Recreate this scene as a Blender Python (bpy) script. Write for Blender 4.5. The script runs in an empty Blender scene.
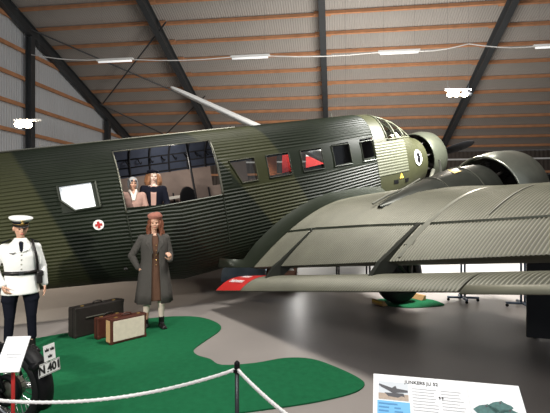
import bpy, bmesh, math, random
from mathutils import Vector as V, Matrix
random.seed(7)
R = math.radians
COL = bpy.context.scene.collection
H = 1.95                      # eye height of the photographer
FPX = 440.0

# ------------------------------------------------------------------ materials
def mat(name, col, rough=0.6, metal=0.0, var=0.12, scale=6.0, bump=0.0, bscale=60.0, spec=0.4, emit=None, estr=0.0, coords='Object'):
    m = bpy.data.materials.new(name); m.use_nodes = True
    nt = m.node_tree; b = nt.nodes['Principled BSDF']
    b.inputs['Roughness'].default_value = rough; b.inputs['Metallic'].default_value = metal
    b.inputs['Specular IOR Level'].default_value = spec
    tc = nt.nodes.new('ShaderNodeTexCoord')
    n = nt.nodes.new('ShaderNodeTexNoise'); n.inputs['Scale'].default_value = scale; n.inputs['Detail'].default_value = 4
    nt.links.new(tc.outputs[coords], n.inputs['Vector'])
    r = nt.nodes.new('ShaderNodeMix'); r.data_type = 'RGBA'
    c = V(col[:3])
    r.inputs['A'].default_value = (*(c * (1 - var)), 1); r.inputs['B'].default_value = (*(c * (1 + var)), 1)
    nt.links.new(n.outputs['Fac'], r.inputs['Factor'])
    nt.links.new(r.outputs['Result'], b.inputs['Base Color'])
    if bump:
        n2 = nt.nodes.new('ShaderNodeTexNoise'); n2.inputs['Scale'].default_value = bscale; n2.inputs['Detail'].default_value = 3
        nt.links.new(tc.outputs[coords], n2.inputs['Vector'])
        bp = nt.nodes.new('ShaderNodeBump'); bp.inputs['Strength'].default_value = bump; bp.inputs['Distance'].default_value = 0.02
        nt.links.new(n2.outputs['Fac'], bp.inputs['Height']); nt.links.new(bp.outputs['Normal'], b.inputs['Normal'])
    if emit:
        b.inputs['Emission Color'].default_value = (*emit, 1); b.inputs['Emission Strength'].default_value = estr
    return m

def glass(name, tint=(0.8, 0.85, 0.85), refl=0.12):
    m = bpy.data.materials.new(name); m.use_nodes = True
    nt = m.node_tree; nt.nodes.clear()
    o = nt.nodes.new('ShaderNodeOutputMaterial'); mx = nt.nodes.new('ShaderNodeMixShader')
    t = nt.nodes.new('ShaderNodeBsdfTransparent'); t.inputs['Color'].default_value = (*tint, 1)
    g = nt.nodes.new('ShaderNodeBsdfGlossy'); g.inputs['Roughness'].default_value = 0.05
    mx.inputs['Fac'].default_value = refl
    nt.links.new(t.outputs[0], mx.inputs[1]); nt.links.new(g.outputs[0], mx.inputs[2]); nt.links.new(mx.outputs[0], o.inputs['Surface'])
    return m

def camo(name, dark, olive, bands, rough=0.45, metal=0.25):
    """green splinter paint: olive where any band (lo, hi) of a-lines holds; a line is a = c + k*(-z)"""
    m = mat(name, dark, rough, metal, 0.0)
    nt = m.node_tree; b = nt.nodes['Principled BSDF']; N = nt.nodes; L = nt.links
    tc = N.new('ShaderNodeTexCoord'); sx = N.new('ShaderNodeSeparateXYZ'); L.new(tc.outputs['Object'], sx.inputs[0])
    def math_(op, a, bb):
        n = N.new('ShaderNodeMath'); n.operation = op
        for i, v in enumerate((a, bb)):
            if isinstance(v, (int, float)): n.inputs[i].default_value = v
            else: L.new(v, n.inputs[i])
        return n.outputs[0]
    def side(c, k):                                       # 1 where a > c - k*z
        d = math_('ADD', sx.outputs['X'], math_('MULTIPLY', sx.outputs['Z'], k))
        d = math_('MULTIPLY', math_('SUBTRACT', d, c), 14.0)
        n = N.new('ShaderNodeClamp'); L.new(math_('ADD', d, 0.5), n.inputs[0]); return n.outputs[0]
    tot = None
    for lo, hi in bands:
        f = math_('SUBTRACT', side(*lo) if lo else 1.0, side(*hi) if hi else 0.0)
        tot = f if tot is None else math_('MAXIMUM', tot, f)
    mx = N.new('ShaderNodeMix'); mx.data_type = 'RGBA'
    mx.inputs['A'].default_value = (*dark, 1); mx.inputs['B'].default_value = (*olive, 1); L.new(tot, mx.inputs['Factor'])
    nz = N.new('ShaderNodeTexNoise'); nz.inputs['Scale'].default_value = 2.5; nz.inputs['Detail'].default_value = 6
    L.new(tc.outputs['Object'], nz.inputs['Vector'])
    mr = N.new('ShaderNodeMapRange'); mr.inputs['To Min'].default_value = 0.72; mr.inputs['To Max'].default_value = 1.25
    L.new(nz.outputs['Fac'], mr.inputs['Value'])
    m2 = N.new('ShaderNodeVectorMath'); m2.operation = 'SCALE'
    L.new(mx.outputs['Result'], m2.inputs[0]); L.new(mr.outputs['Result'], m2.inputs['Scale'])
    L.new(m2.outputs[0], b.inputs['Base Color'])
    return m

M = {}
M['floor'] = mat('painted concrete', (0.30, 0.27, 0.25), 0.42, 0, 0.14, 0.8, 0.05, 40, 0.4)
M['roof'] = mat('corrugated roof sheet', (0.39, 0.375, 0.355), 0.5, 0.1, 0.12, 0.6)
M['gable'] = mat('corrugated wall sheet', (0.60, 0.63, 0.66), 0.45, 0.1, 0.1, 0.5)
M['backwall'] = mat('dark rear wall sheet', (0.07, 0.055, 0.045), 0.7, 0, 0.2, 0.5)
M['wood'] = mat('purlin timber', (0.50, 0.245, 0.125), 0.7, 0, 0.35, 3, 0.1)
M['steel'] = mat('charcoal painted steel', (0.062, 0.068, 0.073), 0.45, 0.3, 0.2, 2)
M['white'] = mat('white paint', (0.80, 0.80, 0.78), 0.5, 0, 0.03)
M['wallwhite'] = mat('white partition paint', (0.88, 0.88, 0.86), 0.6, 0, 0.02, 2, emit=(1, 1, 1), estr=0.0)
M['carpet'] = mat('green carpet', (0.012, 0.125, 0.05), 0.95, 0, 0.25, 14, 0.4, 260, 0.1)
BANDS = [(None, (-1.80, 0.33)), ((1.56, 0.65), (2.75, 0.46))]
M['fuselage'] = camo('fuselage camouflage', (0.0085, 0.0130, 0.0062), (0.038, 0.041, 0.016), BANDS, 0.5, 0.0)
M['fuselage'].node_tree.nodes['Principled BSDF'].inputs['Specular IOR Level'].default_value = 0.28
M['wing'] = camo('wing paint', (0.150, 0.147, 0.108), (0.165, 0.161, 0.119), [((2.2, 0.0), (3.0, 0.0))], 0.48, 0.2)
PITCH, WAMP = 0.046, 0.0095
def groove_shade(m):                                                  # shade painted into the corrugation: dark valleys, lighter ridges
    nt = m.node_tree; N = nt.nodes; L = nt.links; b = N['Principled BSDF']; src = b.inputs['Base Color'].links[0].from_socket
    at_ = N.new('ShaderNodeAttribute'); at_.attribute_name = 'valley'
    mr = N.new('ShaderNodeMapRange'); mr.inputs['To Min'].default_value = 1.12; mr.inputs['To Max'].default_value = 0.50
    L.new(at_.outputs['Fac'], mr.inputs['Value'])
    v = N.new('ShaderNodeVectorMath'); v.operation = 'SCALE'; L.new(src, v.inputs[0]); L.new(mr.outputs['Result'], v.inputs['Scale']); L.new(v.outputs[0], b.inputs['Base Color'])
groove_shade(M['wing'])
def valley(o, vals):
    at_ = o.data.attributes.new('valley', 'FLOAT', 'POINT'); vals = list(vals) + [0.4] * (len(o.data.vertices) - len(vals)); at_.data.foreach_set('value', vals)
M['nose'] = mat('olive nose paint', (0.038, 0.040, 0.018), 0.5, 0.05, 0.2, 4)
M['nosepanel'] = mat('pale corrugated nose panel', (0.085, 0.090, 0.058), 0.55, 0.05, 0.15, 5)
M['darkgreen'] = mat('dark green paint', (0.022, 0.027, 0.018), 0.4, 0.3, 0.25, 4)
M['cowl'] = mat('cowling metal', (0.30, 0.31, 0.26), 0.28, 0.8, 0.25, 4)
M['cowldark'] = mat('dark cowling paint', (0.075, 0.082, 0.060), 0.35, 0.4, 0.25, 4)
M['nacelle'] = mat('nacelle paint', (0.045, 0.048, 0.040), 0.35, 0.4, 0.3, 5)
M['engine'] = mat('engine metal', (0.014, 0.012, 0.010), 0.5, 0.6, 0.3, 12)
M['black'] = mat('black paint', (0.006, 0.006, 0.007), 0.5, 0.0, 0.2, spec=0.2)
M['chrome'] = mat('bright metal', (0.65, 0.65, 0.64), 0.22, 0.95, 0.1)
M['framegrey'] = mat('grey metal trim', (0.16, 0.16, 0.13), 0.4, 0.6, 0.2)
M['stripgrey'] = mat('pale joint strip', (0.30, 0.30, 0.25), 0.4, 0.4, 0.2, 9)
M['lining'] = mat('blue grey cabin lining', (0.050, 0.062, 0.095), 0.6, 0.1, 0.3, 7)
M['cabinwall'] = mat('brown grey cabin wall', (0.26, 0.20, 0.17), 0.7, 0, 0.2, 6)
M['cabindark'] = mat('dark cabin bulkhead', (0.012, 0.012, 0.015), 0.8, 0, 0.2)
M['glass'] = glass('window glass', (.85,.87,.87), .05)
M['dglass'] = glass('cockpit glass', (0.62, 0.66, 0.63), 0.25)
M['glowpane'] = mat('glowing window', (0.85, 0.87, 0.88), 0.2, 0, 0.08, 9, emit=(0.9, 0.95, 1.0), estr=0.55)  # glow stands in for the lit gable wall seen through the window
M['red'] = mat('red paint', (0.52, 0.028, 0.025), 0.5, 0, 0.12, 10)
M['redcross'] = mat('red cross paint', (0.45, 0.03, 0.03), 0.5, 0, 0.05)
M['yellow'] = mat('yellow paint', (0.75, 0.50, 0.08), 0.5, 0, 0.1)
M['tyre'] = mat('rubber', (0.012, 0.012, 0.012), 0.75, 0, 0.3, 20)
M['blacktxt'] = mat('black lettering', (0.01, 0.01, 0.01), 0.6, 0, 0.0)
M['greytxt'] = mat('grey lettering', (0.42, 0.42, 0.43), 0.6, 0, 0.0)
M['skin'] = mat('mannequin skin', (0.62, 0.36, 0.25), 0.5, 0, 0.06, 20)
M['skinpale'] = mat('pale mannequin skin', (0.80, 0.60, 0.50), 0.5, 0, 0.05, 20)
M['lips'] = mat('lip colour', (0.45, 0.08, 0.07), 0.5, 0, 0.05)
M['eye'] = mat('eye dark', (0.02, 0.015, 0.012), 0.3, 0, 0.0)
M['hairred'] = mat('auburn hair', (0.17, 0.055, 0.026), 0.55, 0, 0.5, 40, 0.5, 120)
M['hairbrown'] = mat('light brown hair', (0.33, 0.15, 0.07), 0.55, 0, 0.45, 40, 0.5, 120)
M['hairfair'] = mat('short fair hair', (0.28, 0.16, 0.08), 0.6, 0, 0.3, 40, 0.4, 120)
M['hatpink'] = mat('dusty pink felt', (0.34, 0.135, 0.10), 0.95, 0, 0.3, 40, 0.5, 150)
M['coat'] = mat('grey tweed', (0.075, 0.070, 0.064), 0.95, 0, 0.35, 90, 0.3, 200, 0.1)
M['dress'] = mat('brown wool', (0.105, 0.056, 0.037), 0.9, 0, 0.2, 40, 0.2, 150, 0.1)
M['stocking'] = mat('cream stocking', (0.72, 0.62, 0.52), 0.7, 0, 0.05)
M['shoe'] = mat('black leather', (0.012, 0.010, 0.010), 0.35, 0, 0.2)
M['uniform'] = mat('white uniform cloth', (0.84, 0.84, 0.82), 0.8, 0, 0.03, 20, 0.1, 90, 0.1)
M['navy'] = mat('navy cloth', (0.008, 0.009, 0.016), 0.85, 0, 0.2, 30, 0.2, 120, 0.1)
M['gold'] = mat('gold trim', (0.62, 0.42, 0.14), 0.35, 0.8, 0.1)
M['pinkcoat'] = mat('pinkish beige cloth', (0.46, 0.29, 0.24), 0.85, 0, 0.12, 40, 0.2, 120, 0.1)
M['greyfelt'] = mat('grey felt', (0.36, 0.36, 0.36), 0.9, 0, 0.15, 40)
M['scarf'] = mat('white scarf', (0.75, 0.70, 0.62), 0.8, 0, 0.1, 30)
M['casedark'] = mat('dark brown case leather', (0.020, 0.016, 0.014), 0.5, 0, 0.35, 20, 0.2, 90)
M['caseRed'] = mat('red brown case leather', (0.075, 0.022, 0.014), 0.45, 0, 0.3, 20, 0.2, 90)
M['caseCream'] = mat('cream canvas', (0.66, 0.58, 0.47), 0.8, 0, 0.14, 16, 0.2, 120)
M['caseTan'] = mat('tan leather edge', (0.52, 0.33, 0.16), 0.6, 0, 0.2, 20)
M['rope'] = mat('white rope', (0.85, 0.84, 0.82), 0.8, 0, 0.06, 90, 0.5, 180)
M['post'] = mat('dark metal post', (0.07, 0.075, 0.08), 0.35, 0.7, 0.1)
M['paper'] = mat('white board', (0.86, 0.87, 0.88), 0.45, 0, 0.015)
M['blue'] = mat('light blue print', (0.16, 0.48, 0.80), 0.5, 0, 0.03)
M['bluetxt'] = mat('blue print text', (0.07, 0.26, 0.52), 0.5, 0, 0.0)
M['teal'] = mat('teal print', (0.055, 0.15, 0.14), 0.5, 0, 0.6, 60)
M['skyprint'] = mat('pale sky print', (0.62, 0.66, 0.70), 0.5, 0, 0.1, 20)
M['groundprint'] = mat('sand print', (0.42, 0.33, 0.26), 0.5, 0, 0.3, 60)
M['planeprint'] = mat('dark plane print', (0.06, 0.06, 0.07), 0.5, 0, 0.3, 60)
M['standblue'] = mat('slate blue steel', (0.12, 0.16, 0.22), 0.4, 0.5, 0.1)
M['panel'] = mat('charcoal display board', (0.020, 0.021, 0.024), 0.7, 0, 0.1)
M['timber'] = mat('plain timber', (0.50, 0.30, 0.12), 0.7, 0, 0.2, 14)
M['cabinet'] = mat('brown cabinet wood', (0.14, 0.06, 0.035), 0.5, 0, 0.25, 10)
M['orange'] = mat('orange banner cloth', (0.60, 0.19, 0.07), 0.8, 0, 0.1)
M['bulb'] = mat('lit bulb', (1, 0.9, 0.75), 0.5, 0, 0, emit=(1.0, 0.84, 0.62), estr=45)
M['tube'] = mat('fluorescent tube', (0.9, 0.9, 0.88), 0.4, 0, 0.0, emit=(1, 1, 1), estr=0.6)
M['bluetarp'] = mat('pale blue tarpaulin', (0.50, 0.64, 0.78), 0.6, 0, 0.2, 8)

# ------------------------------------------------------------------ mesh builder
class MB:
    def __init__(s): s.v = []; s.f = []
    def add(s, vs, fs):
        o = len(s.v); s.v += [tuple(p) for p in vs]; s.f += [tuple(i + o for i in f) for f in fs]; return s
    def box(s, c, size, mx=None):
        x, y, z = (q / 2 for q in size); c = V(c)
        vs = [V((i * x, j * y, k * z)) for i in (-1, 1) for j in (-1, 1) for k in (-1, 1)]
        if mx is not None: vs = [mx @ p for p in vs]
        return s.add([p + c for p in vs], [(0, 1, 3, 2), (4, 6, 7, 5), (0, 4, 5, 1), (2, 3, 7, 6), (0, 2, 6, 4), (1, 5, 7, 3)])
    def tube(s, path, rad, n=10, cap=True, sx=1.0, up=None):
        path = [V(p) for p in path]; k = len(path)
        rad = [rad] * k if isinstance(rad, (int, float)) else rad
        t = [(path[min(i + 1, k - 1)] - path[max(i - 1, 0)]).normalized() for i in range(k)]
        u = V(up) if up else (V((0, 0, 1)) if abs(t[0].z) < 0.9 else V((1, 0, 0)))
        vs = []
        for i in range(k):
            u = (u - t[i] * u.dot(t[i]))
            u = u.normalized() if u.length > 1e-6 else t[i].orthogonal().normalized()
            w = t[i].cross(u)
            for j in range(n):
                a = 2 * math.pi * j / n
                vs.append(path[i] + (w * math.cos(a) * sx + u * math.sin(a)) * rad[i])
        fs = [(i * n + j, i * n + (j + 1) % n, (i + 1) * n + (j + 1) % n, (i + 1) * n + j) for i in range(k - 1) for j in range(n)]
        if cap: fs += [tuple(range(n - 1, -1, -1)), tuple((k - 1) * n + j for j in range(n))]
        return s.add(vs, fs)
    def cap(s, p0, r0, p1, r1, n=12, sx=1.0, up=None):       # tapered capsule
        p0, p1 = V(p0), V(p1); d = (p1 - p0); L = d.length
        if L < 1e-5: d = V((0, 0, 1)); L = 1e-5
        d = d / L; P = []; Q = []
        for a in (-80, -50, -20): P.append(p0 + d * r0 * math.sin(R(a))); Q.append(r0 * math.cos(R(a)))
        for a in (20, 50, 80): P.append(p1 + d * r1 * math.sin(R(a))); Q.append(r1 * math.cos(R(a)))
        return s.tube(P, Q, n, True, sx, up)
    def ell(s, c, r, n=16, m=10, mx=None):
        vs = []; c = V(c)
        for i in range(1, m):
            ph = math.pi * i / m
            for j in range(n):
                th = 2 * math.pi * j / n
                p = V((r[0] * math.sin(ph) * math.cos(th), r[1] * math.sin(ph) * math.sin(th), r[2] * math.cos(ph)))
                vs.append(c + (mx @ p if mx is not None else p))
        tp = V((0, 0, r[2])); bt = V((0, 0, -r[2]))
        vs += [c + (mx @ tp if mx is not None else tp), c + (mx @ bt if mx is not None else bt)]
        fs = [(i * n + j, i * n + (j + 1) % n, (i + 1) * n + (j + 1) % n, (i + 1) * n + j) for i in range(m - 2) for j in range(n)]
        T = (m - 1) * n
        fs += [(T, (j + 1) % n, j) for j in range(n)] + [(T + 1, (m - 2) * n + j, (m - 2) * n + (j + 1) % n) for j in range(n)]
        return s.add(vs, fs)
    def loft(s, rings, n=28, a0=0.0, a1=2 * math.pi, cap=True, pw=2.0):   # rings: (z, cx, cy, rx, ry[, fold amp, fold n])
        closed = abs(a1 - a0 - 2 * math.pi) < 1e-6
        m = n if closed else n + 1; vs = []
        for r in rings:
            z, cx, cy, rx, ry = r[:5]; fa, fn = (r[5], r[6]) if len(r) > 6 else (0, 1)
            for j in range(m):
                a = a0 + (a1 - a0) * j / n
                k = 1 + fa * math.sin(fn * a + z * 1.5)
                ca, sa = math.cos(a), math.sin(a)
                ca = math.copysign(abs(ca) ** (2 / pw), ca); sa = math.copysign(abs(sa) ** (2 / pw), sa)
                vs.append((cx + rx * k * ca, cy + ry * k * sa, z))
        fs = []
        for i in range(len(rings) - 1):
            for j in range(n if closed else n):
                j2 = (j + 1) % m if closed else j + 1
                fs.append((i * m + j, i * m + j2, (i + 1) * m + j2, (i + 1) * m + j))
        if cap and closed: fs += [tuple(range(m - 1, -1, -1)), tuple((len(rings) - 1) * m + j for j in range(m))]
        return s.add(vs, fs)
    def lathe(s, prof, axis='x', c=(0, 0, 0), n=32, closed=False):   # prof: (t along axis, radius)
        c = V(c); vs = []
        for t, r in prof:
            for j in range(n):
                a = 2 * math.pi * j / n; p, q = r * math.cos(a), r * math.sin(a)
                vs.append(c + {'x': V((t, p, q)), 'y': V((p, t, q)), 'z': V((p, q, t))}[axis])
        k = len(prof); fs = []
        for i in range(k if closed else k - 1):
            i2 = (i + 1) % k
            fs += [(i * n + j, i * n + (j + 1) % n, i2 * n + (j + 1) % n, i2 * n + j) for j in range(n)]
        return s.add(vs, fs)
    def prism(s, pts, f0, f1):                                # polygon pts (2-D) mapped by f0 / f1 to two 3-D sheets
        n = len(pts); vs = [f0(*p) for p in pts] + [f1(*p) for p in pts]
        fs = [tuple(range(n)), tuple(range(2 * n - 1, n - 1, -1))] + [(i, i + n, (i + 1) % n + n, (i + 1) % n) for i in range(n)]
        return s.add(vs, fs)
    def grid(s, rows):
        m = len(rows[0]); vs = [p for r in rows for p in r]
        return s.add(vs, [(i * m + j, i * m + j + 1, (i + 1) * m + j + 1, (i + 1) * m + j) for i in range(len(rows) - 1) for j in range(m - 1)])
    def mesh(s, name):
        me = bpy.data.meshes.new(name); me.from_pydata(s.v, [], s.f); me.update()
        return me
    def build(s, name, m, parent=None, smooth=False, bevel=0.0, label=None, fix=True, solid=0.0):
        me = s.mesh(name)
        if fix:
            bm = bmesh.new(); bm.from_mesh(me); bmesh.ops.recalc_face_normals(bm, faces=bm.faces); bm.to_mesh(me); bm.free()
        me.materials.append(M[m] if isinstance(m, str) else m)
        if smooth: me.polygons.foreach_set('use_smooth', [True] * len(me.polygons))
        o = bpy.data.objects.new(name, me); COL.objects.link(o)
        if parent is not None: o.parent = parent
        if solid: md = o.modifiers.new('solid', 'SOLIDIFY'); md.thickness = solid; md.offset = 0
        if bevel: md = o.modifiers.new('bevel', 'BEVEL'); md.width = bevel; md.segments = 2; md.limit_method = 'ANGLE'
        if label: o['label'] = label
        return o
    def fuse(s, name, m, parent=None, voxel=0.008, it=4, label=None):      # one continuous skin
        me = s.mesh(name); t = bpy.data.objects.new('tmp', me); COL.objects.link(t)
        r = t.modifiers.new('r', 'REMESH'); r.mode = 'VOXEL'; r.voxel_size = voxel
        if it: q = t.modifiers.new('s', 'SMOOTH'); q.iterations = it; q.factor = 0.5
        dg = bpy.context.evaluated_depsgraph_get(); dg.update()
        me2 = bpy.data.meshes.new_from_object(t.evaluated_get(dg)); bpy.data.objects.remove(t)
        me2.materials.clear(); me2.materials.append(M[m])
        me2.polygons.foreach_set('use_smooth', [True] * len(me2.polygons))
        o = bpy.data.objects.new(name, me2); COL.objects.link(o)
        if parent is not None: o.parent = parent
        if label: o['label'] = label
        return o

def text_mesh(body, size, name, m, mx, parent=None, depth=0.001, align='CENTER', bold=0.0):
    cu = bpy.data.curves.new(name, 'FONT'); cu.body = body; cu.size = size; cu.align_x = align; cu.align_y = 'CENTER'; cu.extrude = depth; cu.offset = bold
    t = bpy.data.objects.new('tmp', cu); COL.objects.link(t)
    dg = bpy.context.evaluated_depsgraph_get(); dg.update()
    me = bpy.data.meshes.new_from_object(t.evaluated_get(dg)); bpy.data.objects.remove(t)
    me.transform(mx); me.materials.clear(); me.materials.append(M[m])
    o = bpy.data.objects.new(name, me); COL.objects.link(o)
    if parent is not None: o.parent = parent
    return o

def tag(o, label, cat, group=None, kind=None):
    o['label'] = label; o['category'] = cat
    if group: o['group'] = group
    if kind: o['kind'] = kind
    return o
def thing(name, label, cat, loc=(0, 0, 0), rz=0.0, group=None, mx=None):
    o = bpy.data.objects.new(name, None); COL.objects.link(o); o.empty_display_size = 0.2
    if mx is not None: o.matrix_world = mx
    else: o.location = loc; o.rotation_euler = (0, 0, rz)
    return tag(o, label, cat, group)
def struct(mb, name, m, smooth=False, **k):
    o = mb.build(name, m, smooth=smooth, **k); o['kind'] = 'structure'; return o
def frame(x, y, z, o):
    return Matrix(((x[0], y[0], z[0], o[0]), (x[1], y[1], z[1], o[1]), (x[2], y[2], z[2], o[2]), (0, 0, 0, 1)))

# ================================================================== BUILDING
WX, WY = V((0.9907, -0.1357, 0)), V((0.1357, 0.9907, 0))     # along the purlins / down the roof
def hall(w, d, z=0.0): return WX * w + WY * d + V((0, 0, z))
def roofz(d): return 16.75 - 0.364 * d
WL, WR, DE, DF = -13.75, 28.0, 30.6, -6.0
RN = V((0, 0, 1)) * math.cos(R(20)) + WY * math.sin(R(20))     # roof normal (outward)

struct(MB().grid([[hall(w, d) for w in (WL, WR)] for d in (DF, DE)]), 'floor', 'floor')
def corr_sheet(fn, n, amp_vec):                                # n corrugations, 4 points each, between two edges
    rows = [[], []]
    for i in range(n * 4 + 1):
        t = i / (n * 4); a = amp_vec * math.sin(i * math.pi / 2 + 0.3)
        p, q = fn(t); rows[0].append(p + a); rows[1].append(q + a)
    return MB().grid(rows)
struct(corr_sheet(lambda t: (hall(WL + (WR - WL) * t, 3.0, roofz(3.0)), hall(WL + (WR - WL) * t, DE, roofz(DE))), 400, RN * 0.018), 'ceiling', 'roof', True)
struct(corr_sheet(lambda t: (hall(WL, 3 + (DE - 3) * t, 0), hall(WL, 3 + (DE - 3) * t, roofz(3 + (DE - 3) * t))), 190, WX * 0.018), 'wall_left', 'gable', True)
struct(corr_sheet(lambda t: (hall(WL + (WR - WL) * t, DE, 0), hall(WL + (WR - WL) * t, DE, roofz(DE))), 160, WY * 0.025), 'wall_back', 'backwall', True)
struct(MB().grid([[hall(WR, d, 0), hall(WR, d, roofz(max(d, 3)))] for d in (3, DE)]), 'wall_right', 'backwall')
ntrim = [0]
def trim(mb, m, **k):
    ntrim[0] += 1
    return struct(mb, 'trim_%d' % ntrim[0], m, **k)
# purlins, one timber per bay, lapped at the rafters
RAF = [-13.45, -7.66, -0.53, 6.72, 13.9, 21.1]
def roofpt(w, d, below): return hall(w, d, roofz(d)) - RN * below
RD = (WY * math.cos(R(20)) - V((0, 0, 1)) * math.sin(R(20)))
def beam(p, q, wid, dep, updir):
    p, q = V(p), V(q); x = (q - p); L = x.length; x /= L; z = (V(updir) - x * x.dot(V(updir))).normalized(); y = z.cross(x)
    m = Matrix((x, y, z)).transposed()
    return MB().box((p + q) / 2, (L, wid, dep), m)
for k in range(-3, 12):
    d = 18.4 + 1.13 * k
    if d > DE - 0.15: break
    for b in range(len(RAF) - 1):
        off = 0.035 if b % 2 else -0.035
        w0, w1 = RAF[b] - 0.35, RAF[b + 1] + 0.35
        if b == 0: w0 = WL + 0.05
        trim(beam(roofpt(w0, d + off, 0.11), roofpt(w1, d + off, 0.11), 0.075, 0.155, RN), 'wood')
# steel rafters (I beams) with columns at the gable
for i, w in enumerate(RAF):
    mb = MB(); dep = 0.42
    p, q = roofpt(w, 3.2, 0.22 + dep / 2), roofpt(w, DE - 0.1, 0.22 + dep / 2)
    mb2 = beam(p, q, 0.05, dep, RN); mb.add(mb2.v, mb2.f)
    for sgn in (-1, 1):
        o = RN * sgn * dep / 2; mb2 = beam(p + o, q + o, 0.26, 0.035, RN); mb.add(mb2.v, mb2.f)
    trim(mb, 'steel')
for d in (17.9, 24.6, 11.5):
    mb = MB(); zt = roofz(d) - 0.75
    for c, s in (((0.16, 0), (0.03, 0.26)), ((0.42, 0), (0.03, 0.26)), ((0.29, 0), (0.26, 0.04))):
        pc = hall(WL + 0.03 + c[0], d, zt / 2)
        mb.box(pc, (s[0], s[1], zt), Matrix((WX, WY, V((0, 0, 1)))).transposed())
    trim(mb, 'steel')
for z in [1.6 + 1.2 * k for k in range(0, 8)]:                  # gable girts
    d1 = min(DE - 0.2, (16.75 - z) / 0.364 - 1.2)
    trim(beam(hall(WL + 0.12, 8, z), hall(WL + 0.12, d1, z), 0.09, 0.16, (0, 0, 1)), 'wood')
def roofray(px, py, below=0.5):
    r_ = V(((px - 275) / FPX, 1, -(py - 206.5) / FPX)); k = (16.75 - below - H) / (r_.z + 0.364 * WY.dot(r_))
    return V((0, 0, H)) + r_ * k
for p0, p1 in (((30, 29), (178, 93)), ((166, 22), (101, 106)), ((100, 104), (178, 141)), ((205, 96), (150, 150))):    # wind bracing rods
    trim(MB().tube([roofray(*p0), roofray(*p1)], 0.035, 8), 'steel')
trim(beam(hall(WL + .3, DE - 0.12, roofz(DE) - 0.55), hall(WR - .3, DE - 0.12, roofz(DE) - 0.55), 0.06, 0.10, (0, 0, 1)), 'white')
for z in (4.2, 3.0, 1.8): trim(beam(hall(WL + .3, DE - 0.12, z), hall(WR - .3, DE - 0.12, z), 0.08, 0.14, (0, 0, 1)), 'wood')
# white partition behind the aircraft
pw = MB(); pw.box((4.9, 12.6, 0.65), (10.4, 0.12, 1.3)); pw.box((4.9, 12.6, 1.32), (10.5, 0.18, 0.05))
struct(pw, 'wall_partition', 'wallwhite')

# ================================================================== AIRCRAFT
az, pt = R(60), R(10.5)
Fh = V((math.sin(az), math.cos(az), 0)); S = V((math.cos(az), -math.sin(az), 0)); Zv = V((0, 0, 1))
fw = Fh * math.cos(pt) + Zv * math.sin(pt); upv = Zv * math.cos(pt) - Fh * math.sin(pt)
O = V((-2.336, 8.62, 1.94))
AM = frame(fw, -S, upv, O)
def LW(a, s, z): return O + fw * a + S * s + upv * z            # aircraft frame to the hall
def WLc(p): d = V(p) - O; return (d.dot(fw), d.dot(S), d.dot(upv))
plane = thing('transport_aircraft', 'large corrugated three-engined transport aircraft in dark green camouflage', 'aircraft', mx=AM)
def A(a, s, z): return (a, -s, z)                               # aircraft coordinates -> mesh coordinates

def lerp_tab(tab, x):
    if x <= tab[0][0]: return tab[0][1]
    for (x0, y0), (x1, y1) in zip(tab, tab[1:]):
        if x <= x1: return y0 + (y1 - y0) * (x - x0) / (x1 - x0)
    return tab[-1][1]
ZT = [(-10, 0.95), (-6, 1.20), (-2.5, 1.34), (5.35, 1.35), (5.75, 1.26), (6.15, 1.12), (6.45, 0.93), (6.68, 0.66), (6.75, 0.60), (7.0, 0.62)]
ZB = [(-10, 0.50), (-2.8, -0.90), (-0.9, -1.22), (0.2, -1.47), (3.4, -1.47), (5.5, -1.2), (7.0, -0.74)]
HB = [(-10, 0.12), (-2.8, 0.86), (-0.9, 0.95), (4.9, 0.95), (6.0, 0.84), (7.0, 0.70)]
EX = [(-10, 2.0), (-2, 3.0), (4.9, 3.0), (6.6, 2.3), (7.0, 2.1)]
def section(a, n):
    """points round the section, evenly by arc length, starting at the bottom, going up the starboard side"""
    zt, zb, hb, ex = (lerp_tab(t, a) for t in (ZT, ZB, HB, EX)); zc = 0.0 if zb < -0.3 else (zt + zb) / 2
    zc = min(max(zc, zb + 0.25), zt - 0.25)
    dense = []
    K = 720
    for i in range(K + 1):
        th = -math.pi / 2 + 2 * math.pi * i / K
        c, s = math.cos(th), math.sin(th); q = 2 / ex
        x = hb * math.copysign(abs(c) ** q, c); h = zt - zc if s > 0 else zc - zb
        dense.append((x, zc + h * math.copysign(abs(s) ** q, s)))
    L = [0]
    for p, q in zip(dense, dense[1:]): L.append(L[-1] + math.hypot(q[0] - p[0], q[1] - p[1]))
    out = []; k = 0
    for j in range(n):
        t = L[-1] * j / n
        while L[k + 1] < t: k += 1
        f = (t - L[k]) / max(1e-9, L[k + 1] - L[k])
        out.append((dense[k][0] + f * (dense[k + 1][0] - dense[k][0]), dense[k][1] + f * (dense[k + 1][1] - dense[k][1])))
    return out
def surf_s(a, z):                                               # half width of the skin at height z
    zt, zb, hb, ex = (lerp_tab(t, a) for t in (ZT, ZB, HB, EX)); zc = min(max(0.0, zb + 0.25), zt - 0.25)
    h = (zt - zc) if z > zc else (zc - zb); r = min(1, abs(z - zc) / h)
    return hb * max(0.0, 1 - r ** ex) ** (1 / ex)

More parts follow.
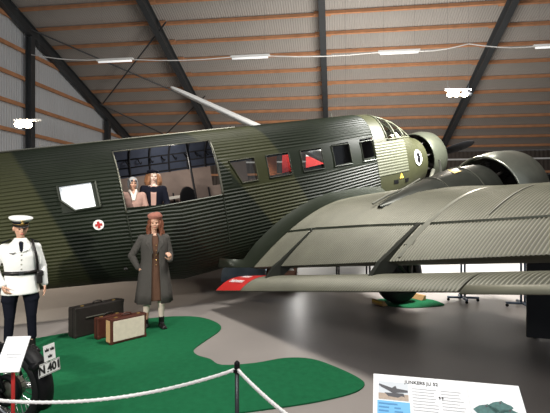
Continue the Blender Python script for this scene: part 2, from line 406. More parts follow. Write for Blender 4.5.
NC, PP = 120, 5
NP = NC * PP
DOOR = (-0.75, 1.04, 0.04, 1.10)
SW = [(1.28, 1.84), (2.10, 2.64), (2.93, 3.48), (3.77, 4.26), (4.60, 5.0)]
WZ = (0.20, 0.655)
HOLES = [(DOOR[0], DOOR[1], DOOR[2], DOOR[3], 1), (-1.70, -1.13, 0.22, 0.65, 1)]
HOLES += [(a0, a1, WZ[0], WZ[1], 1) for a0, a1 in SW]
PORT = [(1.62, 1.95), (2.55, 2.95), (3.05, 3.92), (4.05, 4.92)]
HOLES += [(a0, a1, WZ[0], WZ[1], -1) for a0, a1 in PORT]
sts = sorted(set([-10, -9, -8, -7, -6, -5, -4, -3.4, -2.8, -2.2, -0.9, -0.3, 0.2, 0.6, 2.3, 3.4, 4.4, 5.05] + [h[0] for h in HOLES] + [h[1] for h in HOLES]))
sects = [section(a, NP) for a in sts]
nom = section(0.5, NP)
def corr(sec, j, amp):
    x, z = sec[j]; x0, z0 = sec[j - 1]; x1, z1 = sec[(j + 1) % len(sec)]
    tx, tz = x1 - x0, z1 - z0; l = math.hypot(tx, tz) or 1
    k = amp * math.sin(2 * math.pi * j / PP)
    return x + tz / l * k, z - tx / l * k
fus = MB(); vs = []; fs = []
for a, sec in zip(sts, sects):
    for j in range(NP):
        x, z = corr(sec, j, 0.0 if (1.2 < a < 5.2 and 0.12 < sec[j][1] < 0.74) else 0.0105); vs.append(A(a, x, z))
for i in range(len(sts) - 1):
    am = (sts[i] + sts[i + 1]) / 2
    si = sects[i]
    for j in range(NP):
        xm, zm = (nom[j][0] + nom[(j + 1) % NP][0]) / 2, (nom[j][1] + nom[(j + 1) % NP][1]) / 2
        if am < -1.0: xm, zm = (si[j][0] + si[(j + 1) % NP][0]) / 2, (si[j][1] + si[(j + 1) % NP][1]) / 2
        if any(h[0] <= am <= h[1] and h[2] <= zm <= h[3] and xm * h[4] > 0 for h in HOLES): continue
        fs.append((i * NP + j, i * NP + (j + 1) % NP, (i + 1) * NP + (j + 1) % NP, (i + 1) * NP + j))
fus.add(vs, fs); fus.f.append(tuple(range(NP)))
fus.build('fuselage', 'fuselage', plane, smooth=True)

# nose section in front of the cabin: smooth olive shell up to the engine
ns = [5.05, 5.35, 5.55, 5.75, 5.95, 6.15, 6.3, 6.45, 6.57, 6.68, 6.75, 6.9, 7.0]
nsec = [section(a, 96) for a in ns]
CAN = (5.5, 6.66)                                              # windscreen range
mb = MB(); vs = []; fs = []; gv = []; gf = []
for a, sec in zip(ns, nsec): vs += [A(a, x, z) for x, z in sec]
for i in range(len(ns) - 1):
    am = (ns[i] + ns[i + 1]) / 2
    for j in range(96):
        q = (i * 96 + j, i * 96 + (j + 1) % 96, (i + 1) * 96 + (j + 1) % 96, (i + 1) * 96 + j)
        zm = (nsec[i][j][1] + nsec[i + 1][j][1]) / 2
        lo = max(0.62, 0.5)
        if CAN[0] < am < CAN[1] and zm > lo: gf.append(q)
        else: fs.append(q)
mb.add(vs, fs); mb.build('nose_shell', 'nose', plane, smooth=True)
g = MB(); g.add(vs, gf); can = g.build('cockpit_canopy', 'dglass', plane, smooth=True)
# canopy frame bars
cf = MB()
for a in (5.5, 5.85, 6.2, 6.5):
    zt = lerp_tab(ZT, a)
    pts = []
    for k in range(0, 25):
        th = math.pi * k / 24; hb = lerp_tab(HB, a); ex = lerp_tab(EX, a); q = 2 / ex
        c, s = math.cos(th), math.sin(th)
        z = zt * abs(s) ** q
        if z > 0.58: pts.append(A(a, 1.01 * hb * math.copysign(abs(c) ** q, c), z * 1.005))
    if len(pts) > 2: cf.tube(pts, 0.022, 6)
for zz in (0.62,):
    for sg in (-1, 1): cf.tube([A(a, sg * (surf_s(a, zz) + 0.01), zz) for a in (5.5, 5.7, 5.9, 6.1, 6.3, 6.5, 6.66) if lerp_tab(ZT, a) > zz], 0.022, 6)
cf.tube([A(a, 0, lerp_tab(ZT, a) + 0.01) for a in (5.5, 5.75, 6.15, 6.45, 6.67)], 0.025, 6)
for sg in (-1, 1): cf.tube([A(a, sg * 0.45, lerp_tab(ZT, a) * (1 - (0.45 / lerp_tab(HB, a)) ** lerp_tab(EX, a)) ** (1 / lerp_tab(EX, a)) + 0.01) for a in (5.5, 5.75, 6.0, 6.15, 6.3, 6.45, 6.6)], 0.02, 6)
cf.build('canopy_frame', 'nosepanel', can, smooth=True)
# pale corrugated side panel at the cockpit (horizontal ribs) and its edge strips
pn = MB()
rows = []
for k in range(0, 61):
    z = -0.22 + 0.80 * k / 60
    rows.append([A(a, surf_s(a, z) + 0.008 + 0.006 * math.sin(k * 2 * math.pi / 5), z) for a in [5.02 + 0.16 * i for i in range(0, 8)]])
pn.grid(rows); pn.build('cockpit_side_panel', 'nosepanel', plane, smooth=True)
# small hatches and details on the nose
for a, z, w, h in ((5.62, -0.42, 0.17, 0.09), (6.05, -0.44, 0.14, 0.09)): MB().prism([(a - w / 2, z - h / 2), (a + w / 2, z - h / 2), (a + w / 2, z + h / 2), (a - w / 2, z + h / 2)], lambda p, q: A(p, surf_s(p, q) + 0.008, q), lambda p, q: A(p, surf_s(p, q) - 0.01, q)).build('nose_slot', 'black', plane)
def tri_mark(a, z, r, name='warning_triangle'):
    t = MB().prism([(a - r, z - r * .8), (a + r, z - r * .8), (a, z + r)], lambda p, q: A(p, surf_s(p, q) + 0.012, q), lambda p, q: A(p, surf_s(p, q), q))
    t.build(name, 'yellow', plane, label='small yellow triangle mark')
tri_mark(5.83, -0.30, 0.075)
# cockpit emblem: white disc with a black figure
em = MB(); ea, ez = 6.58, 0.06
em.prism([(ea + 0.15 * math.cos(2 * math.pi * k / 24), ez + 0.20 * math.sin(2 * math.pi * k / 24)) for k in range(24)], lambda p, q: A(p, surf_s(p, q) + 0.02, q), lambda p, q: A(p, surf_s(p, q) + 0.004, q))
emo = em.build('squadron_emblem', 'white', plane, label='round white emblem with a black shape')
e2 = MB(); e2.prism([(ea - .04, ez - .15), (ea + .045, ez - .13), (ea + .07, ez), (ea + .05, ez + .10), (ea - .01, ez + .13), (ea - .06, ez + .09), (ea - .02, ez + .03), (ea - .06, ez - .04)], lambda p, q: A(p, surf_s(p, q) + 0.028, q), lambda p, q: A(p, surf_s(p, q) + 0.02, q))
e2.build('emblem_figure', 'black', emo)

# windows
def win_frame(a0, a1, z0, z1, glassm='glass', cut=0.0, name='cabin_window'):
    c = [(a0 + cut, z0), (a1, z0), (a1, z1), (a0, z1)]
    if cut: c = [(a0 + cut, z0), (a1, z0), (a1, z1), (a0, z1)]
    p = MB(); path = [A(x, surf_s(x, z) + 0.012, z) for x, z in c]
    path.append(path[0])
    for q, r in zip(path, path[1:]): p.tube([q, r], 0.013, 6)
    if cut: p.prism([(a0, z0), (a0 + cut, z0), (a0, z1)], lambda x, z: A(x, surf_s(x, z) + 0.004, z), lambda x, z: A(x, surf_s(x, z) - 0.02, z))
    f = p.build(name, 'darkgreen' if not cut else 'fuselage', plane)
    MB().prism([(a0, z0), (a1, z0), (a1, z1), (a0, z1)], lambda x, z: A(x, surf_s(x, z) - 0.03, z), lambda x, z: A(x, surf_s(x, z) - 0.036, z)).build('pane', glassm, f)
    return f
for i, (a0, a1) in enumerate(SW): win_frame(a0, a1, WZ[0], WZ[1], 'glass', 0.20 if i == 0 else 0.0)
# rear window with a cut lower corner and a glowing pane
p = MB(); rw = [(-1.70, 0.65), (-1.13, 0.65), (-1.13, 0.22), (-1.52, 0.22), (-1.70, 0.42)]
path = [A(x, surf_s(x, z) + 0.014, z) for x, z in rw]; path.append(path[0])
for q, r in zip(path, path[1:]): p.tube([q, r], 0.022, 6)
p.prism([(-1.71, 0.43), (-1.52, 0.21), (-1.71, 0.21)], lambda x, z: A(x, surf_s(x, z) + 0.004, z), lambda x, z: A(x, surf_s(x, z) - 0.02, z))
p.prism([(-1.20, 0.22), (-1.13, 0.22), (-1.13, 0.65), (-1.20, 0.65)], lambda x, z: A(x, surf_s(x, z) + 0.006, z), lambda x, z: A(x, surf_s(x, z) - 0.05, z))
rwf = p.build('rear_window', 'darkgreen', plane, label='five-sided rear window with a glowing white pane')
MB().prism([(-1.70, .22), (-1.13, .22), (-1.13, .65), (-1.70, .65)], lambda x, z: A(x, surf_s(x, z) - 0.03, z), lambda x, z: A(x, surf_s(x, z) - 0.04, z)).build('pane', 'glowpane', rwf)
# red cross mark
cr = MB(); ca, cz = -1.22, -0.07
cr.prism([(ca + 0.085 * math.cos(2 * math.pi * k / 20), cz + 0.085 * math.sin(2 * math.pi * k / 20)) for k in range(20)], lambda x, z: A(x, surf_s(x, z) + 0.022, z), lambda x, z: A(x, surf_s(x, z) + 0.012, z))
cro = cr.build('first_aid_mark', 'white', plane, label='white disc with a red cross')
c2 = MB()
for w, h in ((0.11, 0.038), (0.038, 0.11)): c2.prism([(ca - w / 2, cz - h / 2), (ca + w / 2, cz - h / 2), (ca + w / 2, cz + h / 2), (ca - w / 2, cz + h / 2)], lambda x, z: A(x, surf_s(x, z) + 0.027, z), lambda x, z: A(x, surf_s(x, z) + 0.02, z))
c2.build('red_cross', 'redcross', cro)
# freight door surround
df = MB()
for a in (DOOR[0], DOOR[1]): df.tube([A(a, surf_s(a, z) + 0.006, z) for z in [DOOR[2] + (DOOR[3] - DOOR[2]) * k / 14 for k in range(15)]], 0.015 if a < 0 else 0.022, 6)
df.tube([A(a, surf_s(a, DOOR[3]) + 0.006, DOOR[3]) for a in (DOOR[0], 0.1, DOOR[1])], 0.014, 6)
dfo = df.build('freight_door_frame', 'framegrey', plane, smooth=True)
MB().tube([A(a, surf_s(a, DOOR[2]) + 0.006, DOOR[2]) for a in (DOOR[0], 0.1, DOOR[1])], 0.016, 6).build('door_sill', 'darkgreen', dfo)
for a in (DOOR[0], DOOR[1]): MB().tube([A(a, surf_s(a, z) + 0.012, z) for z in [0.0, -0.3, -0.6, -0.9]], 0.010, 6).build('door_seam', 'darkgreen', plane)
# cabin inside
def inner(a0, a1, z0, z1, side, k=0.945, holes=(), nz=22, na=None):
    na = na or [a0, a1]; rows = []
    zs = [z0 + (z1 - z0) * i / nz for i in range(nz + 1)]
    m = MB(); vs = [A(a, side * surf_s(a, z / k) * k, z) for a in na for z in zs]
    fs = []
    for i in range(len(na) - 1):
        for j in range(nz):
            am, zm = (na[i] + na[i + 1]) / 2, (zs[j] + zs[j + 1]) / 2
            if any(h[0] <= am <= h[1] and h[2] <= zm <= h[3] for h in holes): continue
            fs.append((i * (nz + 1) + j, i * (nz + 1) + j + 1, (i + 1) * (nz + 1) + j + 1, (i + 1) * (nz + 1) + j))
    return m.add(vs, fs)
ph = [(a0, a1, 0.20, 0.66) for a0, a1 in PORT]
pa = sorted(set([-0.95, 5.0] + [x for h in PORT for x in h]))
inner(-0.95, 5.0, -0.95, 0.66, -1, 0.95, ph, 60, pa).build('cabin_wall', 'cabinwall', plane, smooth=True)
cl = MB(); zs = [0.66 + 0.63 * i / 16 for i in range(17)]
for sd in (-1,):
    arc = [(-surf_s(1, z / .95) * .95, z) for z in zs] + [(surf_s(1, z / .95) * .95, z) for z in reversed(zs) if z > 1.12]
    cl.grid([[A(a, x, z) for x, z in arc] for a in (-0.95, 5.0)])
cl.build('cabin_ceiling', 'lining', plane, smooth=True)
rb = MB()
for a in [-0.6 + 0.42 * i for i in range(13)]:
    rb.tube([A(a, x * 0.985, z) for x, z in arc], 0.022, 6)
    rb.tube([A(a, -surf_s(1, z / .95) * .93, z) for z in (-0.9, -0.5, -0.1, 0.19)], 0.018, 6)
for z in (0.70, 0.86, 1.02): rb.tube([A(-0.95, -surf_s(1, z / .95) * .935, z), A(5.0, -surf_s(1, z / .95) * .935, z)], 0.016, 6)
rb.build('cabin_rib', 'cabindark', plane, smooth=True)
for a in [-0.5 + 0.25 * i for i in range(9)]:
    MB().tube([A(a, -0.70, 1.0), A(a, -0.66, 0.96), A(a + 0.03, -0.66, 0.90), A(a + 0.06, -0.69, 0.93)], 0.014, 6).build('coat_hook', 'black', plane)
fl_a = [-0.95, -0.6, -0.3, 0.2, 1, 2, 3, 4, 4.97]
fl_p = [(a, surf_s(a, -0.955) - 0.06) for a in fl_a] + [(a, -surf_s(a, -0.955) + 0.06) for a in reversed(fl_a)]
MB().prism(fl_p, lambda a, q: A(a, q, -0.955), lambda a, q: A(a, q, -0.985)).build('cabin_floor', 'cabinwall', plane)
MB().prism([(x * .93, z * .95) for x, z in section(-0.9, 60)], lambda x, z: A(-0.96, x, z), lambda x, z: A(-1.0, x, z)).build('cabin_bulkhead', 'cabindark', plane)
MB().prism([(x * .93, z * .95) for x, z in section(4.9, 60)], lambda x, z: A(4.98, x, z), lambda x, z: A(5.02, x, z)).build('cockpit_bulkhead', 'cabindark', plane)
MB().box(A(-0.86, -0.35, 0.0), (0.05, 0.5, 1.0)).build('locker', 'greyfelt', plane, bevel=0.01)
MB().tube([A(0.72, 0.35, -0.95), A(0.72, 0.35, 1.12)], 0.022, 10).build('cabin_pole', 'black', plane, smooth=True)
st = MB()
st.prism([(0.17 * math.cos(t), 0.16 + 0.26 * math.sin(t)) for t in [math.pi * k / 14 for k in range(15)]] + [(-0.17, -0.7), (0.17, -0.7)], lambda x, z: A(0.78 + x, -0.25, z - 0.13), lambda x, z: A(0.78 + x, -0.33, z - 0.13))
st.box(A(0.78, -0.08, -0.52), (0.36, 0.42, 0.08))
for x in (-.15, .15):
    for y in (-.25, .1): st.tube([A(0.78 + x, y, -0.95), A(0.78 + x, y, -0.5)], 0.016, 6)
st.build('cabin_seat', 'black', plane, bevel=0.01)
MB().box(A(0.35, -0.62, 0.10), (0.75, 0.36, 0.05)).build('cabin_shelf', 'scarf', plane)
# top rail and aerial
MB().tube([A(a, 0.35, lerp_tab(ZT, a) - 0.01) for a in (-6, -2.5, 1.8)], 0.018, 6).build('roof_rail', 'framegrey', plane)
MB().tube([A(4.55, 0.1, 1.33), A(4.53, 0.1, 1.47)], [0.022, 0.012], 8).build('aerial_mast', 'framegrey', plane)

# --- wings
FTE = lambda s: (0.55 + 0.128 * (s - .95), -1.70 + 0.135 * (s - .95))
MTE = lambda s: (1.20 + 0.128 * (s - .95), -1.42 + 0.115 * (s - .95))
def crest_z(s): return lerp_tab([(0.9, -0.52), (1.4, -0.49), (2.2, -0.42), (3.5, -0.38), (4.6, -0.385), (5.6, -0.35), (7, -0.28), (11, 0.05)], s)
def crest_a(s): return 3.55 - 0.03 * (s - 1)
def LE(s): return (5.25 - 0.21 * (s - .95), crest_z(s) - 0.46 + 0.01 * s)
def upper(s, t):                                                # t 0 at trailing edge .. 1 at leading edge
    (at, zt), (ac, zc), (al, zl) = MTE(s), (crest_a(s), crest_z(s)), LE(s)
    tc = 0.68
    if t < tc:
        u = t / tc; a = at + (ac - at) * u
        z = zt + (zc - zt) * (1.72 * u - 0.50 * u * u - 0.22 * u ** 3)
    else:
        u = (t - tc) / (1 - tc); a = ac + (al - ac) * math.sin(u * math.pi / 2)
        z = zc - (zc - zl) * (1 - math.sqrt(max(0, 1 - u ** 2.0)))
    return a, z
def lower(s, t):
    (at, zt), (al, zl) = MTE(s), LE(s)
    a = at + (al - at) * t
    zl2 = zt + (zl - zt) * t
    return a, zl2 - 0.30 * math.sin(math.pi * min(1, t ** 0.8)) * (1 - 0.04 * s) - (0.12 * math.sin(math.pi * t) * (1 - s / 12))
def wing(side, name, s0, s1, pitch=PITCH, pp=6, nt=30):
    mb = MB(); n = int((s1 - s0) / pitch) * pp; rows = []; vals = []
    ts = [i / nt for i in range(nt + 1)]
    for i in range(n + 1):
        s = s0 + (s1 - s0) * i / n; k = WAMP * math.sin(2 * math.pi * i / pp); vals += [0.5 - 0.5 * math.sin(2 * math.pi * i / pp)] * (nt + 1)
        r = []
        for t in ts:
            a, z = upper(s, t); r.append(A(a, side * s, z + k))
        rows.append(r)
    mb.grid(rows)
    rows = [[A(lower(s, t)[0], side * s, lower(s, t)[1]) for t in ts] for s in [s0 + (s1 - s0) * i / 30 for i in range(31)]]
    mb.grid(rows)
    # end cap
    for s in (s0, s1):
        cap_pts = [A(upper(s, t)[0], side * s, upper(s, t)[1]) for t in ts] + [A(lower(s, t)[0], side * s, lower(s, t)[1]) for t in reversed(ts[1:-1])]
        mb.add(cap_pts, [tuple(range(len(cap_pts)))])
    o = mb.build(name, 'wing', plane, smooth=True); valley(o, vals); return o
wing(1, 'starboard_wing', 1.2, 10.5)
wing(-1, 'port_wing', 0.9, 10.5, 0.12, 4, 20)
# wing root fairing (smooth, dark)
rows = []
for t in [-0.16, -0.12, -0.08, -0.04] + [i / 40 for i in range(41)]:
    a, z = upper(1.25, max(t, 0)); row = []
    if t < 0: a += t * 2.6; z -= 0.12 * (-t) ** .8
    for k in range(0, 9):
        u = k / 8; s0_ = 1.32 if t >= 0 else 1.32 - 0.42 * (-t / .3) ** .8; s = s0_ - (s0_ - (0.93 if t >= 0 else .86)) * u
        lift = 0.16 * (u ** 2.2) * min(1.0, 0.5 + 1.2 * math.sin(math.pi * min(1, max(0, t) * 0.9 + .05)))
        p_ = V(A(a, s, z + 0.012 + lift))
        if t < 0:
            zk = -1.36 + 0.22 * u; p_ = p_.lerp(V(A(a, surf_s(a, zk) + 0.012, zk)), min(1, -t / .16) ** 1.2)
        row.append(p_)
    rows.append(row)
MB().grid(rows).build('wing_root_fairing', 'darkgreen', plane, smooth=True)
FGAP = 0.165
# flap (double wing) running along the trailing edge
def flap(side, name, s0, s1, pitch=PITCH, pp=6):
    mb = MB(); n = int((s1 - s0) / pitch) * pp; rows = []; nt = 12; vals = []
    for i in range(n + 1):
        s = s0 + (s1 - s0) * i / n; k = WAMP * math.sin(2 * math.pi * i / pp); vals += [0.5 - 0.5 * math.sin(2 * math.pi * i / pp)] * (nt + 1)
        (at, zt), (am, zm) = FTE(s), MTE(s); al, zl = am - 0.02, zm - FGAP; r = []
        for j in range(nt + 1):
            t = j / nt; r.append(A(at + (al - at) * t, side * s, zt + (zl - zt) * t + 0.075 * math.sin(math.pi * t ** 0.9) + k * (1 if 0.04 < t else 0)))
        rows.append(r)
    mb.grid(rows)
    rows = []
    for i in range(21):
        s = s0 + (s1 - s0) * i / 20; (at, zt), (am, zm) = FTE(s), MTE(s); al, zl = am - 0.02, zm - FGAP
        rows.append([A(at + (al - at) * j / 8, side * s, zt - (0.012 if j < 8 else 0) + (zl - zt) * j / 8 - 0.06 * math.sin(math.pi * j / 8)) for j in range(9)])
    mb.grid(rows)
    for s in (s0, s1):
        (at, zt), (am, zm) = FTE(s), MTE(s); al, zl = am - 0.02, zm - FGAP
        pts = [A(at + (al - at) * j / nt, side * s, zt + (zl - zt) * j / nt + 0.075 * math.sin(math.pi * (j / nt) ** 0.9)) for j in range(nt + 1)] + [A(at + (al - at) * j / 8, side * s, zt + (zl - zt) * j / 8 - 0.06 * math.sin(math.pi * j / 8)) for j in range(7, 0, -1)]
        mb.add(pts, [tuple(range(len(pts)))])
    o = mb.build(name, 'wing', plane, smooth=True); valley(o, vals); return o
def flap_top(s, t):
    (at, zt), (am, zm) = FTE(s), MTE(s); al, zl = am - 0.02, zm - FGAP
    return at + (al - at) * t, zt + (zl - zt) * t + 0.075 * math.sin(math.pi * t ** 0.9)
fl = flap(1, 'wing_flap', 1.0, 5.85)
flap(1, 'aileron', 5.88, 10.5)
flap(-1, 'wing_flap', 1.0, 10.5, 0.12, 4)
# aileron trim strip (smooth edge)
rows = [[A(flap_top(s, t)[0] - 0.01 - (0.045 if t == 0 else 0), s, flap_top(s, t)[1] + 0.012 - (0.02 if t == 0 else 0)) for t in (0.0, 0.05, 0.10)] for s in [5.9 + 0.45 * i for i in range(11)]]
MB().grid(rows).build('aileron_edge', 'wing', plane, smooth=True, solid=0.012)
# red no-step mark on the inner end of the flap
rows = [[A(flap_top(s, t)[0], s, flap_top(s, t)[1] + 0.013) for t in [j / 10 for j in range(0, 11)]] for s in [1.0 + 0.85 * i / 8 for i in range(9)]]
nm = MB().grid(rows).build('no_step_mark', 'red', fl, smooth=True, label='red no-step panel with white writing')
for k, (wd, t) in enumerate((('Nicht', 0.66), ('betreten', 0.36))):
    s = 1.42; a, z = flap_top(s, t); a2, z2 = flap_top(s, t + 0.05)
    ex = V(A(0, 1, 0.13)).normalized(); ey = (V(A(a2, s, z2)) - V(A(a, s, z))).normalized(); ez = ex.cross(ey)
    text_mesh(wd, 0.17, 'mark_writing', 'white', frame(ex, ey, ez, V(A(a, s, z)) + ez * 0.022), nm, 0.002)
# seams / joint strips on the upper surface
def ribbon(fn, w, name, m, off=0.012):
    return MB().grid(fn).build(name, m, plane, smooth=True)
rows = [[A(upper(s, t)[0], s, upper(s, t)[1] + 0.014) for s in (4.56, 4.62)] for t in [0.02 + 0.70 * i / 30 for i in range(31)]]
ribbon(rows, 0, 'wing_joint_strip', 'stripgrey')
rows = [[A(upper(s, t)[0], s, upper(s, t)[1] + 0.009) for t in (0.245, 0.262)] for s in [1.3 + 0.3 * i for i in range(31)]]
ribbon(rows, 0, 'wing_seam', 'darkgreen')
rows = [[A(upper(s, t)[0], s, upper(s, t)[1] + 0.014) for s in (5.35, 5.37)] for t in [0.3 + 0.40 * i / 20 for i in range(21)]]
ribbon(rows, 0, 'wing_seam', 'stripgrey')
rows = [[A(upper(s, t)[0], s, upper(s, t)[1] + 0.012) for s in (4.53 - 0.06 * (1 - t * 3.4), 4.58 + .08 * (1 - t * 3.4))] for t in [0.10 + 0.19 * i / 8 for i in range(9)]]
ribbon(rows, 0, 'wing_patch', 'stripgrey')
# flap hinge fins
for s in (2.12, 4.42):
    hb = MB(); am, zm = MTE(s); ae, ze = upper(s, 0.26)
    a5, z5 = flap_top(s, 0.55)
    pts = [(ae, ze + 0.01), (am + .05, zm + 0.10), (am - 0.12, zm + 0.03), (a5, z5 - 0.0), (am - .02, zm - 0.20), (am + 0.18, zm - 0.08)]
    hb.prism(pts, lambda a, z: A(a, s - 0.035, z), lambda a, z: A(a, s + 0.035, z))
    hb.build('flap_hinge', 'nacelle', plane)

# --- engines
def engine(ax, az_, sy, ring0, ring1, R0, tag_, blade_deg, bodylen, rearfix=True, cowlmat='cowl'):
    n = thing_part = MB()
    # Townend ring cowl
    prof = [(ring0, R0 * 0.985), (ring0 + .02, R0 * 1.0), ((ring0 + ring1) / 2, R0 * 1.04), (ring1 - 0.1, R0 * 1.0), (ring1, R0 * 0.90), (ring1 - 0.02, R0 * 0.86), ((ring0 + ring1) / 2, R0 * 0.95), (ring0, R0 * 0.95)]
    c = A(0, sy, az_)
    cow = MB().lathe(prof, 'x', c, 48, True).build('engine_cowling', cowlmat, plane, smooth=True)
    e = MB().lathe([(ring0 - .15, 0.0), (ring0 - .15, 0.34), (ring0 + .35, 0.34), (ring0 + .42, 0.22), (ring1 - .05, 0.16), (ring1 - .05, 0.0)], 'x', c, 24)
    e.lathe([(ring0 + .18, .05), (ring0 + .18, R0 * .93), (ring0 + .21, R0 * .93), (ring0 + .21, .05)], 'x', c, 36)  # baffle disc added to keep the inside of the ring dark
    for k in range(9):
        t = 2 * math.pi * k / 9 + 0.2; d = V((0, math.cos(t), math.sin(t)))
        b = V(c) + V((ring0 + 0.22, 0, 0))
        for q in range(6): e.tube([b + d * (0.36 + .05 * q), b + d * (0.385 + .05 * q)], 0.125, 10)
        e.tube([b + d * 0.3, b + d * 0.66], 0.085, 10)
        e.tube([b + d * .58 + V((-.1, 0, 0)), b + d * .5 + V((-.3, 0, 0)), b + d * .36 + V((-.42, 0, 0))], 0.035, 8)
    e.build('radial_engine', 'engine', plane)
    # propeller
    pr = MB(); hx = ring1 + 0.12; hc = V(c) + V((hx, 0, 0))
    pr.lathe([(hx - .22, 0.0), (hx - .22, .10), (hx + .02, .12), (hx + .12, .10), (hx + .2, .045), (hx + .22, 0)], 'x', c, 20)
    for sg in (0, 180):
        t = R(blade_deg + sg); d = V((0, -math.cos(t), math.sin(t))); w = V((0, -math.sin(t), -math.cos(t)))
        rows = []
        for r_, ch, tw in ((0.08, .05, 60), (.25, .07, 50), (.5, .105, 38), (.8, .115, 28), (1.1, .105, 21), (1.3, .08, 18), (1.42, .03, 16)):
            cd = w * math.cos(R(tw)) + V((1, 0, 0)) * math.sin(R(tw)); nd = cd.cross(d)
            rows.append([hc + d * r_ + cd * ch * math.cos(2 * math.pi * k / 12) + nd * (0.03 - .015 * r_) * math.sin(2 * math.pi * k / 12) for k in range(13)])
        pr.grid(rows)
    pr.build('propeller', 'black', plane, smooth=True)
    return cow
engine(0, -0.02, 0.0, 7.25, 7.85, 0.72, 'nose', 10, 0, cowlmat='cowldark')
MB().lathe([(6.98, 0.60), (7.02, 0.62), (7.06, 0.60), (7.06, 0.1)], 'x', A(0, 0, -0.02), 40).build('nose_bulkhead', 'engine', plane, smooth=True)
MB().tube([A(7.25, 0.62, -0.35), A(7.0, 0.74, -0.50), A(6.7, 0.80, -0.66), A(6.3, 0.84, -0.84)], 0.05, 10).build('exhaust_pipe', 'framegrey', plane, smooth=True)
ES, EZ = 3.30, -0.79
engine(0, EZ, ES, 5.36, 6.36, 0.78, 'starboard', 12, 0)
engine(0, EZ, -ES, 5.36, 6.36, 0.78, 'port', 12, 0)
for sg, nm_ in ((1, 'engine_nacelle'), (-1, 'engine_nacelle')):
    nc = MB(); rows = []
    for a, r_, zc, sc in ((2.70, 0.05, -0.52, 1.0), (2.95, .20, -.60, 1), (3.2, 0.32, -0.66, 1.0), (3.6, 0.45, -0.71, 1), (3.94, 0.54, -0.75, 1), (4.3, 0.61, -0.77, 1), (4.65, 0.66, EZ, 1), (5.2, 0.64, EZ, 1), (5.3, 0.54, EZ, 1), (5.31, 0.1, EZ, 1)):
        rows.append([A(a, sg * ES + r_ * 0.92 * math.cos(2 * math.pi * k / 32), zc + r_ * math.sin(2 * math.pi * k / 32)) for k in range(33)])
    no = nc.grid(rows).build(nm_, 'nacelle', plane, smooth=True)
    if sg == 1:
        sm = MB()
        for aa, rr, zc in ((4.65, .662, EZ), (3.94, .542, -.75)):
            sm.tube([A(aa, ES + rr * .93 * math.cos(R(t)), zc + rr * 1.01 * math.sin(R(t))) for t in range(20, 171, 10)], 0.010, 5)
        sm.build('nacelle_seam', 'framegrey', no)
        # warning triangle on the nacelle
        def npos(a, th, o=0.012):
            r_ = lerp_tab([(3.6, .45), (3.94, .54), (4.3, .61), (4.65, .66)], a); zc = lerp_tab([(3.6, -.71), (3.94, -.75), (4.3, -.77), (4.65, EZ)], a)
            return A(a, ES + (r_ * .92 + o) * math.cos(R(th)), zc + (r_ + o) * math.sin(R(th)))
        tr = MB().add([npos(4.32, 66), npos(4.52, 66), npos(4.42, 88)], [(0, 1, 2)])
        tr.build('warning_triangle', 'yellow', no, label='yellow triangle mark', solid=0.004)
        MB().tube([npos(4.5, 110, -.02), V(npos(4.5, 110, -.02)) + V((0, 0, 0.26))], [0.025, 0.02], 8).build('filler_pipe', 'stripgrey', no)
        MB().tube([A(2.75, 3.1, crest_z(3.1) - .06), A(3.1, 3.1, crest_z(3.1) + 0.02), A(3.6, 3.02, crest_z(3) + 0.06), A(4.1, 2.95, crest_z(3) + .16)], 0.02, 8).build('grab_rail', 'stripgrey', no)
# exhaust stubs
# --- landing gear
def gear(sg):
    ga, gs = 4.42, 2.15 * sg
    P = LW(ga, gs, 0); gl = V(WLc((P.x, P.y, 0.56)))            # wheel centre in aircraft frame
    c = A(gl[0], gl[1], gl[2])
    wh = MB().lathe([(-.20, .30), (-.21, .40), (-.17, .50), (-.08, .555), (0, .56), (.08, .555), (.17, .50), (.21, .40), (.20, .30)], 'y', c, 40).build('main_wheel', 'tyre', plane, smooth=True)
    MB().lathe([(-.2, 0), (-.2, .12), (-.14, .2), (-.17, .31), (.17, .31), (.14, .2), (.2, .12), (.2, 0)], 'y', c, 28).build('wheel_hub', 'nacelle', wh, smooth=True)
    lg = MB()
    for dy in (-.29, .29):
        lg.tube([V(c) + V((0, dy, 0)), V(A(4.3, gs, -0.95)) + V((0, dy, 0))], 0.055, 10)
        lg.tube([V(c) + V((0, dy, 0)), V(A(3.3, gs, -1.2)) + V((0, dy, 0))], 0.035, 8)
    lg.tube([V(c) + V((0, -.32, 0)), V(c) + V((0, .32, 0))], 0.05, 10)
    lg.build('landing_gear_strut', 'nacelle', plane, smooth=True)
    return P
GP = gear(1); gear(-1)
# tail fin and stabiliser, left of the frame
def slab(pts, f0, f1, name): MB().prism(pts, f0, f1).build(name, 'fuselage', plane, bevel=0.03)
slab([(-10.2, .7), (-7.8, 1.05), (-9.2, 3.0), (-10.2, 3.0)], lambda a, z: A(a, -0.07, z), lambda a, z: A(a, .07, z), 'tail_fin')
slab([(-10.2, -3.2), (-9.2, -3.2), (-8.4, 0), (-9.2, 3.2), (-10.2, 3.2)], lambda a, s: A(a, s, 0.72), lambda a, s: A(a, s, 0.84), 'tailplane')
tp = V(LW(-9.4, 0, 0.55)); tl = WLc((tp.x, tp.y, 0.17))
tw = MB().lathe([(-.06, .08), (-.07, .13), (-.03, .17), (.03, .17), (.07, .13), (.06, .08)], 'y', A(*tl), 20, True); tw.tube([A(*tl), A(-9.4, 0, 0.6)], 0.05, 8)
tw.build('tail_wheel', 'tyre', plane, smooth=True)

